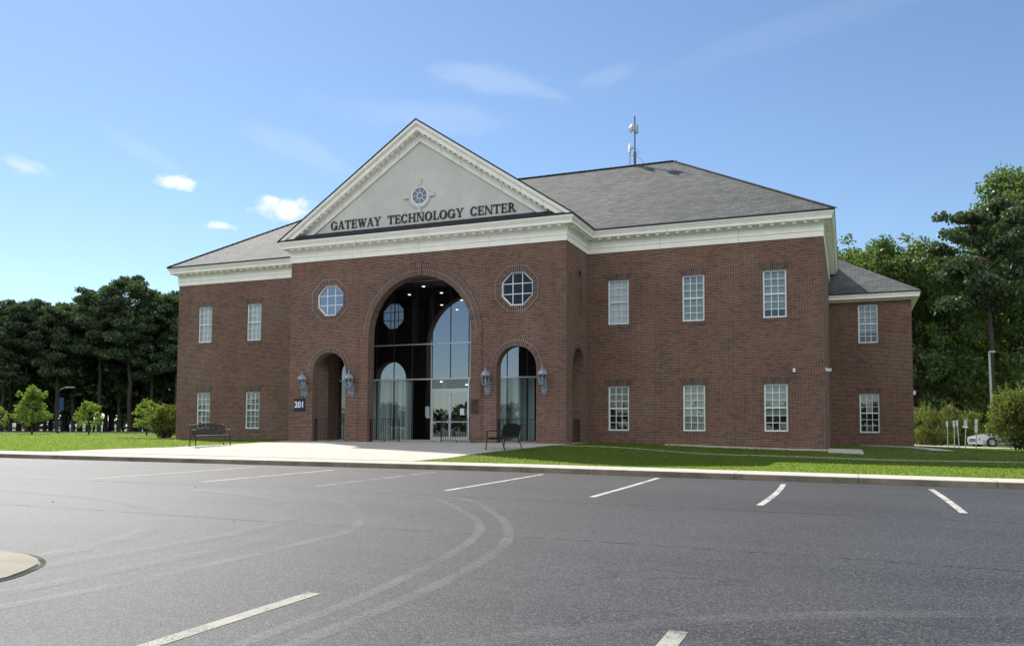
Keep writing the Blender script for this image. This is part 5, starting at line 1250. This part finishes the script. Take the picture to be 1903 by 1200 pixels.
for px, D, kind, pt, rz, lb in LINE:
    x, y = at(px, D); key = (kind, pt)
    if key not in protos: c = protos[key] = car(kind, pt, lb, CG); c.location = (x, y, ground_z(x, y)); c.rotation_euler = (0, 0, R(rz + 22))
    else: dup(protos[key], (x, y, ground_z(x, y)), R(rz + 22), lb)
# lamp with banner on the left
x, y = at(110, 82); t = thing('street_lamp', 'dark lamp post with curved arm and blue banner on the far lawn edge', 'street lamp', (x, y, ground_z(x, y)), R(22))
mb = MB(); mb.tube([(0, 0, 0), (0, 0, 2.2), (0, 0, 4.25)], [.07, .06, .045], 8); mb.lathe([(.14, 0), (.14, .12), (.08, .2)], n=10); mb.build('pole', 'black_metal', t)
mb = MB(); mb.tube([(0, 0, 4.2), (.25, 0, 4.42), (.65, 0, 4.54), (1.15, 0, 4.57)], .03, 8); mb.build('arm', 'galv', t)
mb = MB(); mb.box(1.05, 1.55, -.09, .09, 4.53, 4.62); mb.build('lamp_head', 'galv', t)
mb = MB(); mb.box(.09, .50, -.01, .01, 2.25, 3.5); mb.box(.03, .52, -.013, .013, 3.5, 3.53); mb.build('banner', 'banner', t)
# tall lamp on the right
x, y = at(1842, 60); t = thing('street_lamp', 'tall plain grey lamp post with flat square head right of the building', 'street lamp', (x, y, ground_z(x, y)), R(-10))
mb = MB(); mb.tube([(0, 0, 0), (0, 0, 3), (-.07, 0, 6.95)], [.085, .08, .065], 10); mb.lathe([(.2, 0), (.2, .3), (.12, .34)], n=12); mb.build('pole', 'galv', t)
mb = MB(); mb.box(-.1, .32, -.15, .15, 6.86, 6.98); mb.box(-.12, -.02, -.04, .04, 6.8, 6.95); mb.build('lamp_head', 'galv', t)
# sign posts, seen from the back or edge on
def sign_post(px, D, h, lean, ang, panels, label):
    x, y = at(px, D); t = thing('sign_post', label, 'sign post', (x, y, ground_z(x, y)), R(ang), 'small sign posts by the drive'); t.rotation_euler = (0, R(lean), R(ang))
    mb = MB(); mb.box(-.03, .03, -.02, .02, -.2, h); mb.build('post', 'galv', t)
    for z0, z1, wd in panels: mb = MB(); mb.box(-wd / 2, wd / 2, -.032, -.022, z0, z1); mb.build('sign_panel', 'galv' if wd < .5 else 'paper', t)
sign_post(1759, 54, 1.72, 0, -75, [(1.35, 1.72, .28)], 'thin upright sign post nearest the left shrub')
sign_post(1771, 52, 1.72, 2, -72, [(1.32, 1.72, .28)], 'sign post leaning slightly right with its panel edge on')
sign_post(1780, 52, 1.76, -6, -72, [(1.4, 1.76, .28)], 'sign post leaning left, crossing its neighbour')
sign_post(1791, 51, 1.76, 4, -58, [(1.36, 1.76, .3), (1.29, 1.34, .5)], 'sign post with a small white plate below its panel')
sign_post(1811, 51, 1.82, 4, -62, [(1.5, 1.82, .28), (1.0, 1.47, .28)], 'sign post with two panels, nearest the silver car')
bpy.context.view_layer.update()
